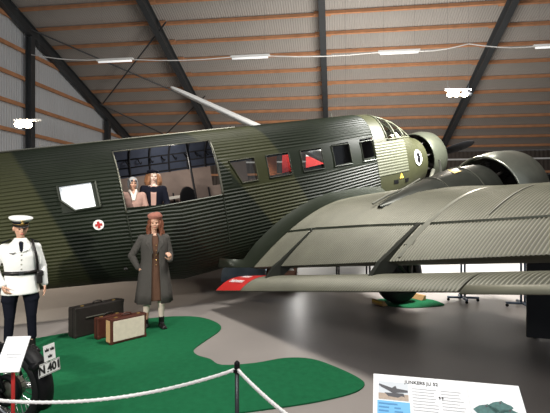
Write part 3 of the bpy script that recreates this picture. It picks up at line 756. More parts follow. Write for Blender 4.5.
# ================================================================== FLOOR COVERING AND DISPLAY FURNITURE
def smooth_loop(pts, k=4):
    n = len(pts); out = []
    for i in range(n):
        p0, p1, p2, p3 = (V((*pts[(i + j) % n], 0)) for j in (-1, 0, 1, 2))
        for q in range(k):
            t = q / k
            out.append(0.5 * ((2 * p1) + (p2 - p0) * t + (2 * p0 - 5 * p1 + 4 * p2 - p3) * t * t + (3 * p1 - p0 - 3 * p2 + p3) * t ** 3))
    return [(p.x, p.y) for p in out]
def ground(px, py):                                            # where a floor point seen at (px, py) lies
    y = H * FPX / (py - 206.5); return ((px - 275) / FPX * y, y)
loop = [ground(*p) for p in ((-60, 352), (0, 345), (60, 335), (100, 327), (150, 319), (185, 317), (205, 319), (219, 325), (220, 331), (206, 341), (194, 350), (197, 356), (210, 360), (222, 366), (255, 364), (285, 359), (312, 360), (338, 369), (360, 380), (364, 387), (350, 395), (310, 404), (262, 411), (200, 420), (120, 440), (0, 470), (-150, 470))]
lp = smooth_loop(loop, 4)
cp = MB().prism(lp, lambda x, y: (x, y, 0.002), lambda x, y: (x, y, 0.016)).build('carpet', 'carpet')
tag(cp, 'large green carpet with a wavy edge under the mannequins and suitcases', 'carpet')
wc = (GP.x, GP.y)
wl = smooth_loop([(wc[0] + .22 + rx * math.cos(t), wc[1] + ry * math.sin(t)) for t, rx, ry in [(2 * math.pi * k / 12, 0.62 + .08 * math.sin(3 * k), 0.50 + .06 * math.cos(2.3 * k)) for k in range(12)]], 3)
tag(MB().prism(wl, lambda x, y: (x, y, 0.002), lambda x, y: (x, y, 0.012)).build('carpet', 'carpet'), 'small round green mat under the aircraft wheel', 'mat')
# wheel chocks
chk = []
for k, off in enumerate((-0.50, 0.56)):
    ct = thing('wheel_chock', ['wooden wheel chock behind the aircraft tyre', 'wooden wheel chock in front of the aircraft tyre'][k], 'wheel chock', (wc[0] + Fh.x * off, wc[1] + Fh.y * off, 0.013), math.atan2(Fh.y, Fh.x) + (0 if k else math.pi), 'wheel chocks')
    MB().prism([(-.06, 0), (.07, 0), (.07, .10), (.03, .10)], lambda x, z: (x, -.16, z), lambda x, z: (x, .16, z)).build('wedge', 'timber', ct, bevel=.008)
    MB().box((.08, 0, .065), (.02, .26, .035)).build('crosspiece', 'yellow', ct, bevel=.005)

# T-foot display stands under the wing
def stand(px, py, label):
    x, y = ground(px, py); t = thing('display_stand', label, 'stand', (x, y, 0), R(-8), 'display stands under the wing')
    for sx in (-.035, .035): MB().tube([(sx, 0, 0.08), (sx, 0, 1.28)], 0.02, 10).build('upright', 'standblue', t, smooth=True)
    ft = MB(); ft.box((0, 0, .075), (.62, .06, .04)); ft.box((.0, 0, .075), (.06, .55, .04)); ft.build('foot', 'standblue', t, bevel=.006)
    for sx, sy in ((-.29, 0), (.29, 0), (0, -.26), (0, .26)):
        MB().lathe([(-.014, .0), (-.014, .028), (.014, .028), (.014, 0)], 'y', (sx, sy, .028), 14).build('caster', 'black', t)
    MB().box((0, -.0, 1.2), (.16, .03, .04)).build('clamp', 'standblue', t, bevel=.004)
stand(463, 301, 'slate blue display stand on casters nearest the aircraft wheel')
stand(523, 307, 'slate blue display stand on casters beside the dark display board')
# dark free-standing display board at the right
x0, y0 = ground(525, 338)
dp = thing('display_board', 'tall charcoal display board standing under the wing', 'display board', (x0 + 0.85, y0 - 0.28, 0), R(-18))
MB().box((0, 0, 0.63), (1.75, 0.06, 1.22)).build('panel', 'panel', dp, bevel=.005)
for sx in (-.75, .75): MB().box((sx, 0.18, 0.03), (.07, .3, .05)).build('foot', 'steel', dp, bevel=.005)

# things seen behind the aircraft through the slot between wing and flap
bx, by = (292 - 275) / FPX * 11.2, 11.2
cb = thing('cabinet', 'low brown cabinet with a pale triangle sign behind the wing', 'cabinet', (bx - .25, by, 0), R(-6))
MB().box((0, 0, .34), (.75, .45, .62)).build('body', 'cabinet', cb, bevel=.01)
for sx in (-.33, .33): MB().box((sx, 0, .02), (.06, .4, .04)).build('foot', 'black', cb)
MB().box((0, 0, .665), (.8, .5, .03)).build('cabinet_top', 'caseTan', cb, bevel=.004)
MB().prism([(.14, .36), (.32, .36), (.23, .56)], lambda x, z: (x, -.232, z), lambda x, z: (x, -.226, z)).build('triangle_sign', 'white', cb)
tb = thing('table', 'small black tubular frame table beside the white partition', 'table', ((353 - 275) / FPX * 11.6, 11.6, 0), 0)
MB().box((0, 0, .70), (.95, .5, .03)).build('table_top', 'black', tb, bevel=.004)
for sx in (-.4, .4):
    for sy in (-.2, .2): MB().tube([(sx, sy, 0), (sx, sy, .69)], .025, 8).build('leg', 'black', tb)
tpx = (255 - 275) / FPX * 11.4 - .28
tt = MB(); tt.loft([(0.0, tpx, 11.5, .62, .4, .03, 5), (.25, tpx, 11.5, .6, .38, .04, 5), (.5, tpx, 11.5, .45, .28, .06, 6), (.62, tpx, 11.5, .2, .12)], 36)
tag(tt.build('tarpaulin', 'bluetarp', smooth=True), 'pale blue tarpaulin heaped on the floor behind the wing', 'tarpaulin')

# banners seen through the cabin windows
def banner(px, Y, w, z0, z1, m, label, m2=None):
    t = thing('banner_stand', label, 'banner', ((px - 275) / FPX * Y, Y, 0), 0, 'banner stands behind the aircraft')
    MB().box((0, .04, z1 / 2), (.03, .03, z1)).build('pole', 'post', t); MB().box((0, .02, .04), (w, .3, .08)).build('base', 'post', t, bevel=.01)
    MB().box((0, 0, (z0 + z1) / 2), (w, .015, z1 - z0)).build('cloth', m, t)
    if m2: MB().box((0, -.006, z1 - (z1 - z0) * .22), (w, .012, (z1 - z0) * .42)).build('cloth_stripe', m2, t, label='white band of the banner')
banner(271, 13.2, .35, 2.2, 3.75, 'orange', 'tall orange banner behind the second cabin window')
banner(289, 13.4, .42, 2.2, 3.85, 'red', 'tall plain red banner between the orange and the red and white ones')
banner(316, 13.6, .62, 2.9, 3.95, 'red', 'red banner with a white upper band behind the third cabin window', 'white')

# glider hung behind the aircraft: one white wing shows
gl_t = thing('hanging_glider', 'white glider wing rising behind the fuselage roof', 'glider', mx=Matrix.Translation((0, 0, 0)))
gA, gB = V((-3.36, 14.2, 5.80)), V((1.9, 11.9, 3.0))
gx = (gB - gA).normalized(); gy = Zv.cross(gx).normalized(); gz = gx.cross(gy)
rows = []; LG = (gB - gA).length
for t in (0, .015, .04, .1, .3, .6, 1.0):
    ch = lerp_tab([(0, .04), (.015, .14), (.04, .20), (.1, .24), (.3, .29), (1, .42)], t); th = ch * .34
    rows.append([gA + gx * LG * t + gy * (ch * math.cos(2 * math.pi * k / 20)) + gz * (th * math.sin(2 * math.pi * k / 20)) for k in range(21)])
MB().grid(rows).build('glider_wing', 'white', gl_t, smooth=True)
gb = MB(); cdir = V((0.55, -0.83, 0)); rows = []
for t, r_ in ((-1.6, .05), (-1.3, .22), (-.6, .33), (0, .34), (.8, .26), (2, .13), (3.4, .07)):
    c = gB + V((.15, .2, -.12)) - cdir * t; sd = cdir.cross(Zv)
    rows.append([c + sd * r_ * math.cos(2 * math.pi * k / 20) + Zv * r_ * 1.2 * math.sin(2 * math.pi * k / 20) for k in range(21)])
gb.grid(rows); gb.build('glider_body', 'white', gl_t, smooth=True)
for p in (gA + gx * .7, gB):
    d = p.dot(WY); MB().tube([p, V((p.x, p.y, roofz(d) - .2))], 0.002, 4).build('suspension_wire', 'steel', gl_t)

# ---------------------------------------------------------------- lamps under the roof
def at(px, py, Y): return V(((px - 275) / FPX * Y, Y, H - (py - 206.5) / FPX * Y))
FLU = [(115, 61, 15.5), (250, 57.5, 15.0), (399, 52.5, 14.6), (556, 46.5, 14.1)]
names = ['white strip light hanging near the left gable', 'white strip light hanging above the glider wing', 'white strip light hanging above the cockpit', 'white strip light cut by the right edge of the picture']
for (px, py, Y), lb in zip(FLU, names):
    p = at(px, py, Y); t = thing('strip_light', lb, 'ceiling light', p, math.atan2(WX.y, WX.x), 'strip lights on the cable')
    MB().box((0, 0, .05), (1.36, .11, .07)).build('housing', 'white', t, bevel=.01)
    MB().tube([(-.62, 0, -.02), (.62, 0, -.02)], .028, 10).build('tube', 'tube', t, smooth=True)
    d = p.dot(WY); hz = roofz(d) - p.z - .25
    for sx in (-.5, .5): MB().tube([(sx, 0, .08), (sx, 0, hz)], .002, 4).build('suspension_wire', 'steel', t)
cb_pts = []
for (px, py, Y) in [(30, 57, 15.9)] + FLU[:3] + [(470, 46, 14.3)] + FLU[3:] + [(640, 44, 13.8)]:
    cb_pts.append(at(px, py - 3.2, Y))
fine = []
for p, q in zip(cb_pts, cb_pts[1:]):
    for k in range(6): t = k / 6; fine.append(p.lerp(q, t) - V((0, 0, .12 * math.sin(math.pi * t))) + V((0, .09, 0)))
tag(MB().tube(fine, 0.018, 6).build('power_cable', 'white', smooth=True), 'white power cable strung between the hanging strip lights', 'cable')
def spots(px, py, Y, label, heads, w, k=1.0):
    p = at(px, py, Y); t = thing('spotlight_bar', label, 'spotlights', p, 0, 'spotlight bars')
    MB().box((0, 0, .08), (w, .06, .05)).build('bar', 'white', t, bevel=.005)
    for i, (hx, lit) in enumerate(heads):
        h = MB().lathe([(0.10, .035), (.06, .06), (-.02, .085), (-.05, .09)], 'z', (hx, -.04, -.02), 16).build('lamp_head', 'white' if lit else 'black', t, smooth=True)
        MB().ell((hx, -.05, -.05), (.085 * k, .085 * k, .06 * k)).build('bulb', 'bulb' if lit else 'post', h, smooth=True)
    d = p.dot(WY); hz = roofz(d) - p.z - .25
    for sx in (-w * .4, w * .4): MB().tube([(sx, 0, .1), (sx, 0, hz)], .002, 4).build('suspension_wire', 'steel', t)
    return p
spots(458, 93, 11.5, 'lit spotlight bar hanging above the nose engine', ((-.22, 1), (-.06, 1), (.16, 1), (.26, 0)), .68)
spots(28, 123, 12.0, 'glowing spotlight bar hanging before the left gable wall', ((-.20, 1), (.0, 1)), .75, 1.5)

# ---------------------------------------------------------------- rope barrier
def rpost(x, y, label):
    t = thing('rope_post', label, 'barrier post', (x, y, 0), 0, 'rope barrier posts')
    MB().lathe([(0, 0), (0, .16), (.02, .16), (.035, .05), (.05, .02), (.05, 0)], 'z', (0, 0, 0), 28).build('base', 'post', t, smooth=True)
    MB().tube([(0, 0, .03), (0, 0, .93)], .0135, 14).build('pole', 'post', t, smooth=True)
    MB().lathe([(.92, 0), (.92, .018), (.955, .018), (.965, .010), (.972, 0)], 'z', (0, 0, 0), 14).build('cap', 'black', t, smooth=True)
    MB().lathe([(.895, .014), (.895, .024), (.915, .024), (.915, .014)], 'z', (0, 0, 0), 14).build('ring', 'black', t)
P1 = ((237 - 275) / FPX * 2.80, 2.80)
P0 = (P1[0] - 2.55, 2.86); P2 = (0.76, 1.50)
rpost(*P1, 'slim dark metal barrier post in front of the green carpet')
rpost(*P0, 'slim barrier post beyond the left edge of the picture'); rpost(*P2, 'slim barrier post nearest the camera below the picture')
def rope(a, b, sag, label):
    pts = []; n = 40
    for k in range(n + 1):
        t = k / n; p = V((*a, .915)).lerp(V((*b, .915)), t); p.z -= sag * 4 * t * (1 - t); pts.append(p)
    d = (pts[-1] - pts[0]).normalized()
    pts[0] += d * .012; pts[-1] -= d * .012
    mb = MB().tube(pts, .0105, 8)
    # twisted strand on the rope
    st = []
    for k in range(n * 8 + 1):
        t = k / (n * 8); p = V((*a, .915)).lerp(V((*b, .915)), t); p.z -= sag * 4 * t * (1 - t); s_ = d.cross(Zv).normalized(); th = t * 380
        st.append(p + s_ * .006 * math.cos(th) + Zv * .006 * math.sin(th))
    mb.tube(st[3:-3], .0075, 5)
    tag(mb.build('barrier_rope', 'rope', smooth=True), label, 'rope', 'barrier ropes')
rope(P1, P0, .225, 'white barrier rope sagging to the left of the dark post')
rope(P1, P2, .12, 'white barrier rope running right from the dark post towards the viewer')

# ---------------------------------------------------------------- information lectern, lower right
zt_ = 1.0
TL, TR = at(373.5, 373.5, .95 * FPX / 167.0), at(518.5, 386, .95 * FPX / 179.5)
TR.z = TL.z
ex = (TR - TL).normalized(); Wd = (TR - TL).length
back = V((-ex.y, ex.x, 0)); back = back if back.y > 0 else -back
ey = (back * math.cos(R(33)) + Zv * math.sin(R(33))).normalized(); ez = ex.cross(ey)
Ht = 0.52; LC = (TL + TR) / 2 - ey * Ht / 2
base = V((LC.x, LC.y, 0)); lec = thing('information_lectern', 'slanted white information board with blue text box at lower right', 'information board', base)
LM = frame(ex, ey, ez, LC - base)
def LQ(x, y, o): return LM @ V((x, y, o))
def flat(pts, o, m, name, parent, th=.001): return MB().prism(pts, lambda x, y: LQ(x, y, o), lambda x, y: LQ(x, y, o - th)).build(name, m, parent)
def rect(x0, x1, y0, y1): return [(x0, y0), (x1, y0), (x1, y1), (x0, y1)]
bd = MB().prism(rect(-Wd / 2, Wd / 2, -Ht / 2, Ht / 2), lambda x, y: LQ(x, y, 0), lambda x, y: LQ(x, y, -.012)).build('board', 'paper', lec)
lg = MB(); lg.tube([(0, .05, .02), (0, .05, LC.z - .05)], .03, 12); lg.box((0, .05, .012), (.5, .4, .024)); lg.tube([(0, .05, LC.z - .06), LQ(0, 0, -.012)], .05, 10)
lg.build('lectern_stand', 'post', lec)
xl, yt = -Wd / 2, Ht / 2
pic = flat(rect(xl + .028, xl + .185, yt - .155, yt - .045), .001, 'skyprint', 'aircraft_picture', bd)
flat(rect(xl + .028, xl + .185, yt - .155, yt - .118), .0016, 'groundprint', 'picture_ground', pic)
pl = [(xl + .032, yt - .062), (xl + .075, yt - .075), (xl + .10, yt - .083), (xl + .118, yt - .068), (xl + .125, yt - .085), (xl + .155, yt - .088), (xl + .182, yt - .092), (xl + .182, yt - .104), (xl + .14, yt - .108), (xl + .105, yt - .115), (xl + .085, yt - .103), (xl + .05, yt - .085), (xl + .03, yt - .072)]
flat(pl, .0022, 'planeprint', 'picture_aircraft', pic)
flat([(xl + .06, yt - .115), (xl + .16, yt - .112), (xl + .165, yt - .135), (xl + .15, yt - .128), (xl + .13, yt - .14), (xl + .08, yt - .135)], .0022, 'planeprint', 'picture_figures', pic)
bb = flat(rect(xl + .022, xl + .19, yt - .50, yt - .163), .001, 'blue', 'blue_text_box', bd)
tx = MB()
for k in range(14):
    y = yt - .18 - .021 * k
    for (u0, u1) in ((.03, .03 + .04 + .02 * random.random()), (.11, .11 + .03 + .035 * random.random())):
        if k == 0 and u0 > .1: continue
        tx.prism(rect(xl + u0, xl + u1 + (.05 if k == 0 else 0), y - .004, y + .004), lambda x, y_: LQ(x, y_, .0022), lambda x, y_: LQ(x, y_, .0012))
o = tx.build('text_line', 'bluetxt', bb)
text_mesh('JUNKERS JU 52', .027, 'board_title', 'blacktxt', LM @ Matrix.Translation((xl + .255, yt - .038, .0012)), bd, .0004, bold=.0006)
tx = MB()
for c0, c1 in ((.205, .335), (.352, .47)):
    for k in range(18):
        y = yt - .075 - .018 * k
        if 7 <= k <= 9 and c0 > .3: continue
        tx.prism(rect(xl + c0, xl + c1 - .03 * random.random(), y - .0016, y + .0016), lambda x, y_: LQ(x, y_, .0014), lambda x, y_: LQ(x, y_, .0004))
tx.build('text_line', 'greytxt', bd)
for qx in (0, .014):
    q = MB(); cx_, cy_ = xl + .343 + qx, yt - .115
    q.prism([(cx_ + .005 * math.cos(2 * math.pi * k / 10), cy_ + .005 * math.sin(2 * math.pi * k / 10)) for k in range(10)], lambda x, y: LQ(x, y, .0018), lambda x, y: LQ(x, y, .0006))
    q.prism([(cx_ + .005, cy_), (cx_ + .004, cy_ - .008), (cx_ - .003, cy_ - .014), (cx_, cy_ - .003)], lambda x, y: LQ(x, y, .0018), lambda x, y: LQ(x, y, .0006))
    q.build('quotation_mark', 'blacktxt', bd)
flat(rect(xl + .488, xl + .4895, yt - .5, yt - .02), .001, 'greytxt', 'fold_line', bd)
tpn = flat(rect(xl + .50, xl + Wd - .02, yt - .50, yt - .115), .001, 'paper', 'formation_picture', bd)
for dx, dy, sc in ((.515, .15, 1.0), (.585, .125, 1.0), (.625, .165, .95), (.54, .22, 1.15), (.63, .25, 1.1), (.55, .33, 1.2), (.64, .37, 1.1)):
    x_, y_ = xl + dx, yt - dy
    pts = [(0, 0), (.018, .012), (.03, .016), (.05, .02), (.06, .026), (.066, .018), (.085, .008), (.10, .002), (.11, -.01), (.09, -.03), (.06, -.04), (.05, -.055), (.02, -.05), (0, -.03), (-.015, -.012)]
    flat([(min(x_ + p * sc, xl + Wd - .022), y_ + q * sc) for p, q in pts], .002, 'teal', 'picture_aircraft', tpn)
    flat([(x_ + .052 * sc + .006 * math.cos(2 * math.pi * k / 12), y_ + .012 * sc + .006 * math.sin(2 * math.pi * k / 12)) for k in range(12)], .0026, 'planeprint', 'picture_engine', tpn)

# ---------------------------------------------------------------- small placard on a red post, lower left
pp_ = V(((13 - 275) / FPX * 3.05, 3.05, 0))
pl_t = thing('placard_stand', 'tilted white placard on a thin red post at lower left', 'placard', pp_)
c = at(13, 354, 3.05) - pp_
x1 = V((1, 0.10, 0)).normalized(); y1 = (V((.20, .70, .72))); y1 = (y1 - x1 * x1.dot(y1)).normalized(); z1 = x1.cross(y1)
PM = frame(x1, y1, z1, c)
pb = MB().prism(rect(-.080, .080, -.130, .130), lambda x, y: PM @ V((x, y, .004)), lambda x, y: PM @ V((x, y, -.004))).build('placard', 'paper', pl_t)
sc_ = MB()
for k in range(2):
    pts = [PM @ V((-.04 + .1 * i / 24, -.005 - .022 * k + .007 * math.sin(i * 1.9 + k) * (1 if i % 5 else .2), .0055)) for i in range(25 - 6 * k)]
    sc_.tube(pts, .0012, 4)
sc_.build('handwriting', 'greytxt', pb)
MB().tube([(0.0, 0, .02), (0.0, 0, .7), c - z1 * .006], .0125, 10).build('post', 'red', pl_t, smooth=True)
MB().lathe([(0, 0), (0, .13), (.02, .13), (.03, .02), (.03, 0)], 'z', (0, 0, 0), 24).build('base', 'post', pl_t)

# ================================================================== SUITCASES
def suitcase(px, py, px2, py2, L, Hc, D, label, body, face=None, edge=None, hand='casedark', hz=0.0):
    (xa, ya), (xb, yb) = ground(px, py), ground(px2, py2)
    ang = math.atan2(yb - ya, xb - xa); c = V((xa, ya, 0)) + V((math.cos(ang), math.sin(ang), 0)) * L / 2 + V((-math.sin(ang), math.cos(ang), 0)) * D / 2
    t = thing('suitcase', label, 'suitcase', (c.x, c.y, 0.017), ang, 'old suitcases on the carpet')
    MB().box((0, 0, Hc / 2), (L, D, Hc)).build('case', body, t, bevel=.018)
    if face:
        MB().box((0.0, -D / 2 - .001, Hc / 2), (L - .07, .008, Hc - .07)).build('front_panel', face, t, bevel=.003, label='cream canvas front')
        MB().box((-L / 2 - .0005, 0, Hc / 2), (.008, D - .05, Hc - .05)).build('end_panel', edge, t, bevel=.003, label='tan end panel')
    for sx in (-L * .32, L * .32):
        MB().box((sx, -D * .15, Hc + .004), (.045, .03, .014)).build('lock', 'gold', t, bevel=.003)
    MB().tube([(-.075, 0, Hc - .002), (-.065, 0, Hc + .03), (0, 0, Hc + .04), (.065, 0, Hc + .03), (.075, 0, Hc - .002)], .011, 8).build('handle', hand, t, smooth=True)
    se = MB().box((0, -D * .18, Hc / 2), (L + .004, .006, Hc + .004)); se.build('seam', 'black' if not face else 'caseRed', t)
    for sx in (-1, 1):
        for sz in (0, 1): MB().box((sx * (L / 2 - .022), -D / 2 + .016, sz * (Hc - .048) + .024), (.05, .04, .05)).build('corner', 'caseRed' if face else body, t, bevel=.008)
    if not face and L > .7: MB().tube([(-.25, -D / 2 - .01, Hc * .62), (.20, -D / 2 - .014, Hc * .62)], .011, 8).build('strap', 'framegrey', t)
    return t
suitcase(75, 340, 122.5, 327.5, .84, .44, .19, 'large dark brown suitcase at the back left of the three', 'casedark')
suitcase(98, 341, 125, 333.5, .42, .31, .11, 'small red-brown suitcase between the dark and cream ones', 'caseRed')
suitcase(111, 346.5, 144.5, 338, .56, .355, .16, 'cream-fronted suitcase with red-brown edges at the front', 'caseRed', 'caseCream', 'caseTan', 'caseRed')

# ================================================================== MANNEQUINS
def rotz(p, a): return V((p[0] * math.cos(a) - p[1] * math.sin(a), p[0] * math.sin(a) + p[1] * math.cos(a), p[2]))
def hand(mb, wrist, d, palm, thumb, curl=25, k=1.0):
    """wrist point, pointing direction, palm normal, thumb side"""
    w = V(wrist); d = V(d).normalized(); t = V(thumb); t = (t - d * t.dot(d)).normalized(); p = V(palm); p = (p - d * p.dot(d) - t * p.dot(t)).normalized()
    for o in (-.026, -.009, .009, .026): mb.cap(w + d * .012 * k + t * o * .7 * k, .015 * k, w + d * .082 * k + t * o * k, .013 * k, 8)
    for o, L in ((.030, .070), (.010, .079), (-.010, .073), (-.029, .057)):
        b = w + d * .086 * k + t * o * k; dd = d.copy(); cu = R(curl)
        for q, f in enumerate((.46, .31, .23)):
            dd = (dd * math.cos(cu) + p * math.sin(cu)).normalized() if q or curl else dd
            e = b + dd * L * f * k; mb.cap(b, (.0088 - .0008 * q) * k, e, (.0080 - .0008 * q) * k, 8); b = e
    b = w + d * .025 * k + t * .028 * k; dd = (d * .72 + t * .62 + p * .3).normalized()
    for L, r_ in ((.036, .0125), (.030, .0105), (.024, .009)):
        e = b + dd * L * k; mb.cap(b, r_ * k, e, r_ * .88 * k, 8); b = e; dd = (dd + d * .3 + p * .12).normalized()
def head(mb, c, yaw, tilt, k=1.0):
    """skull, jaw, nose, ears, brow; c is the centre of the head, front -Y"""
    c = V(c); mx = Matrix.Rotation(yaw, 3, 'Z') @ Matrix.Rotation(tilt, 3, 'X')
    def P(x, y, z): return c + mx @ (V((x, y, z)) * k)
    sub = MB()
    sub.ell((0, .012, .03), (.074, .092, .088)); sub.ell((0, -.012, -.03), (.062, .078, .075)); sub.ell((0, -.040, -.082), (.034, .034, .026))
    sub.ell((0, -.070, -.045), (.030, .020, .022)); sub.cap((0, -.082, .012), .008, (0, -.104, -.022), .0115, 8); sub.ell((.009, -.092, -.026), (.009, .010, .007)); sub.ell((-.009, -.092, -.026), (.009, .010, .007))
    for s in (-1, 1):
        sub.ell((s * .040, -.062, -.022), (.020, .016, .018)); sub.cap((s * .012, -.083, .022), .008, (s * .045, -.070, .024), .008, 8)
        sub.ell((s * .075, .008, -.005), (.010, .018, .032))
    sub.ell((0, -.084, -.052), (.021, .009, .0055)); sub.ell((0, -.083, -.061), (.018, .009, .0055))
    o = len(mb.v); mb.add([P(*v) for v in sub.v], sub.f)
    return P, mx
def face_bits(P, mx, parent, k=1.0, lips=True):
    for s in (-1, 1):
        MB().ell(P(s * .029, -.0745, .002), (.012 * k, .008 * k, .0065 * k), 12, 8, mx).build('eye', 'eye', parent, smooth=True)
        MB().cap(P(s * .015, -.0885, .022), .0035 * k, P(s * .042, -.0795, .024), .003 * k, 6).build('eyebrow', 'hairbrown', parent, smooth=True)
    if lips: MB().ell(P(0, -.088, -.0565), (.020 * k, .0075 * k, .0085 * k), 12, 8, mx).build('mouth', 'lips', parent, smooth=True)

def person(label, loc, rz, J, skin, scale=1.0, hy=0.0, ht=0.0, group='mannequins in period dress'):
    t = thing('person', label, 'person', loc, rz, group); t.scale = (scale,) * 3
    b = MB()
    # trunk
    b.loft([(.80, 0, 0, .06, .05), (.84, 0, 0, .14, .10), (.92, 0, .005, .165, .11), (1.0, 0, 0, .15, .10), (1.10, 0, -.005, .125, .09), (1.22, 0, -.005, .145, .105), (1.32, 0, 0, .165, .11), (1.40, 0, .005, .165, .095), (1.455, 0, .012, .11, .07), (1.48, 0, .015, .06, .055)], 24)
    b.cap((0, .018, 1.45), .054, (0, .004, 1.56), .050)
    P, mx = head(b, J.get('head', (0, 0, 1.635)), hy, ht, J.get('hk', 1.0))
    for s in (-1, 1):
        key = 'l' if s > 0 else 'r'
        sh, el, wr = V(J['sh' + key]), V(J['el' + key]), V(J['wr' + key])
        b.cap(V((s * .09, .005, 1.40)), .055, sh, .054); b.cap(sh, .050, el, .038); b.cap(el, .038, el.lerp(wr, .35), .039); b.cap(el.lerp(wr, .35), .039, wr, .025)
        b.cap(wr, .024, wr + V(J['hd' + key]).normalized() * .02, .022)
        hand(b, wr, J['hd' + key], J['hp' + key], J['ht' + key], J.get('curl' + key, 22))
        hp, kn, an = V(J['hip' + key]), V(J['kn' + key]), V(J['an' + key])
        b.cap(hp, .088, kn, .055); b.cap(kn, .054, kn.lerp(an, .3), .056); b.cap(kn.lerp(an, .3), .056, an, .034)
        tf = V(J.get('toe' + key, (s * .25, -1, 0))).normalized()
        b.cap(an + V((0, 0, -.035)), .032, an + tf * .11 + V((0, 0, -.060)), .020)
    body = b.fuse('body', skin, t, .0065, 3)
    face_bits(P, mx, t, J.get('hk', 1.0))
    return t, P, mx
def std(**k):
    J = dict(shl=(.18, .005, 1.40), shr=(-.18, .005, 1.40), hipl=(.09, 0, .90), hipr=(-.09, 0, .90), knl=(.10, -.02, .49), knr=(-.10, -.02, .49), anl=(.105, .02, .085), anr=(-.105, .02, .085),
             ell=(.23, .03, 1.12), wrl=(.25, -.05, .88), elr=(-.23, .03, 1.12), wrr=(-.25, -.05, .88), hdl=(.02, -.12, -1), hdr=(-.02, -.12, -1), hpl=(-1, 0, 0), hpr=(1, 0, 0), htl=(0, -1, 0), htr=(0, -1, 0))
    J.update(k); return J
def shoes(J, t, m='shoe', high=.13):
    for key, s in (('l', 1), ('r', -1)):
        an = V(J['an' + key]); tf = V(J.get('toe' + key, (s * .25, -1, 0))).normalized(); b = MB()
        b.cap(an + V((0, 0, high - .085)), .047, an + V((0, 0, -.03)), .045); b.cap(an - tf * .03 + V((0, 0, -.05)), .042, an + tf * .16 + V((0, 0, -.058)), .036)
        q = an + tf * .06; ang = math.atan2(tf.y, tf.x)
        b.box((q.x, q.y, .012), (.27, .085, .024), Matrix.Rotation(ang, 3, 'Z'))
        b.fuse('shoe', m, t, .008, 2)
def sleeve(b, J, key, r=(.072, .058, .052, .045), upto=1.0):
    sh, el, wr = V(J['sh' + key]), V(J['el' + key]), V(J['wr' + key]); s = 1 if key == 'l' else -1
    b.cap(V((s * .10, .005, min(1.395, sh.z))), r[0], sh, r[0]); b.cap(sh, r[0], el, r[1]); b.cap(el, r[1], el.lerp(wr, .93 * upto), r[3])

# --- woman in grey coat
J = std(elr=(-.335, .02, 1.135), wrr=(-.235, -.02, .945), hdr=(.55, -.25, -.75), hpr=(.6, .5, .3), htr=(.2, -1, .2), curlr=30,
        ell=(.245, .02, 1.14), wrl=(.225, -.19, 1.075), hdl=(-.1, -.55, .75), hpl=(-1, .2, .3), htl=(-.5, -.6, .2), curll=50, head=(.015, -.005, 1.645),
        anl=(.115, .0, .085), anr=(-.125, .04, .085), knl=(.105, -.02, .49), toel=(.15, -1, 0), toer=(-.4, -1, 0))
lx = (154 - 275) / FPX * 7.06
t, P, mx = person('mannequin woman in long grey coat, brown dress and pink hat beside the suitcases', (lx, 7.06, 0.016), R(20), J, 'skin', 1.015, R(-8), R(3))
shoes(J, t, 'shoe', .15)
b = MB()
for key in 'lr':
    kn, an = V(J['kn' + key]), V(J['an' + key]); b.cap(kn, .058, kn.lerp(an, .3), .060); b.cap(kn.lerp(an, .3), .060, an + V((0, 0, .05)), .042)
b.fuse('stockings', 'stocking', t, .009, 2)
b = MB(); b.loft([(.44, .01, 0, .225, .175, .04, 9), (.60, .01, 0, .21, .165, .03, 9), (.80, 0, 0, .19, .145, .02, 9), (.95, 0, 0, .175, .125), (1.10, 0, -.005, .138, .105), (1.22, 0, -.012, .158, .125), (1.32, 0, -.004, .172, .122), (1.40, 0, .004, .165, .10), (1.455, 0, .012, .105, .072)], 48)
b.fuse('dress', 'dress', t, .011, 3)
cbn = MB()
for k in range(5): cbn.ell((.022, -.130 - .0, 1.30 - .075 * k), (.008, .006, .008), 8, 6)
cbn.build('dress_button', 'gold', t)
ct = MB(); g0 = -math.pi / 2 + R(20); g1 = 1.5 * math.pi - R(12)
ct.loft([(.40, 0, .012, .282, .225, .05, 7), (.55, 0, .012, .266, .21, .04, 7), (.75, 0, .008, .242, .182, .03, 7), (.95, 0, .004, .215, .160, .012, 7), (1.08, 0, 0, .188, .140), (1.22, 0, -.006, .195, .148), (1.34, 0, 0, .205, .145), (1.41, 0, .008, .195, .118), (1.455, 0, .018, .135, .088), (1.475, 0, .022, .088, .078)], 60, g0, g1)
co = ct.build('coat', 'coat', t, smooth=True, solid=.016)
for key in 'lr':
    b = MB(); sleeve(b, J, key, (.072, .062, .056, .05)); b.fuse('coat_sleeve', 'coat', co, .011, 3)
lp_ = MB()
for s, x0, x1 in ((-1, -.035, -.13), (1, .05, .13)):
    lp_.prism([(x0 * .6, 1.16), (x1, 1.33), (x1 * .95, 1.40), (x0 * .9, 1.46), (x0 * 1.3, 1.38)], lambda x, z: (x, -.158 + .10 * max(0, (z - 1.33)) / .13, z), lambda x, z: (x, -.142 + .10 * max(0, (z - 1.33)) / .13, z))
lp_.build('lapel', 'coat', co, bevel=.004)
h = MB(); h.ell(P(0, .035, .035), (.090, .092, .10))
for s in (-1, 1):
    for q in range(6):
        x = s * (.070 + .005 * q); pts = [P(x * .9, -.02 + .02 * q, .06)]
        for m_ in range(1, 8): pts.append(P(x * (1 + .05 * m_) + .012 * math.sin(m_ * 1.7 + q), -.035 + .020 * q + .012 * math.cos(m_ * 1.5 + q), .06 - .043 * m_))
        h.tube(pts, [.018, .022, .024, .025, .025, .024, .02, .012], 8)
for q in range(5):
    x = -.06 + .03 * q; h.tube([P(x, .08, .05), P(x * 1.2, .105, -.05), P(x * 1.4, .10, -.15), P(x * 1.4, .095, -.23)], [.03, .036, .034, .015], 8)
h.fuse('hair', 'hairred', t, .009, 2)
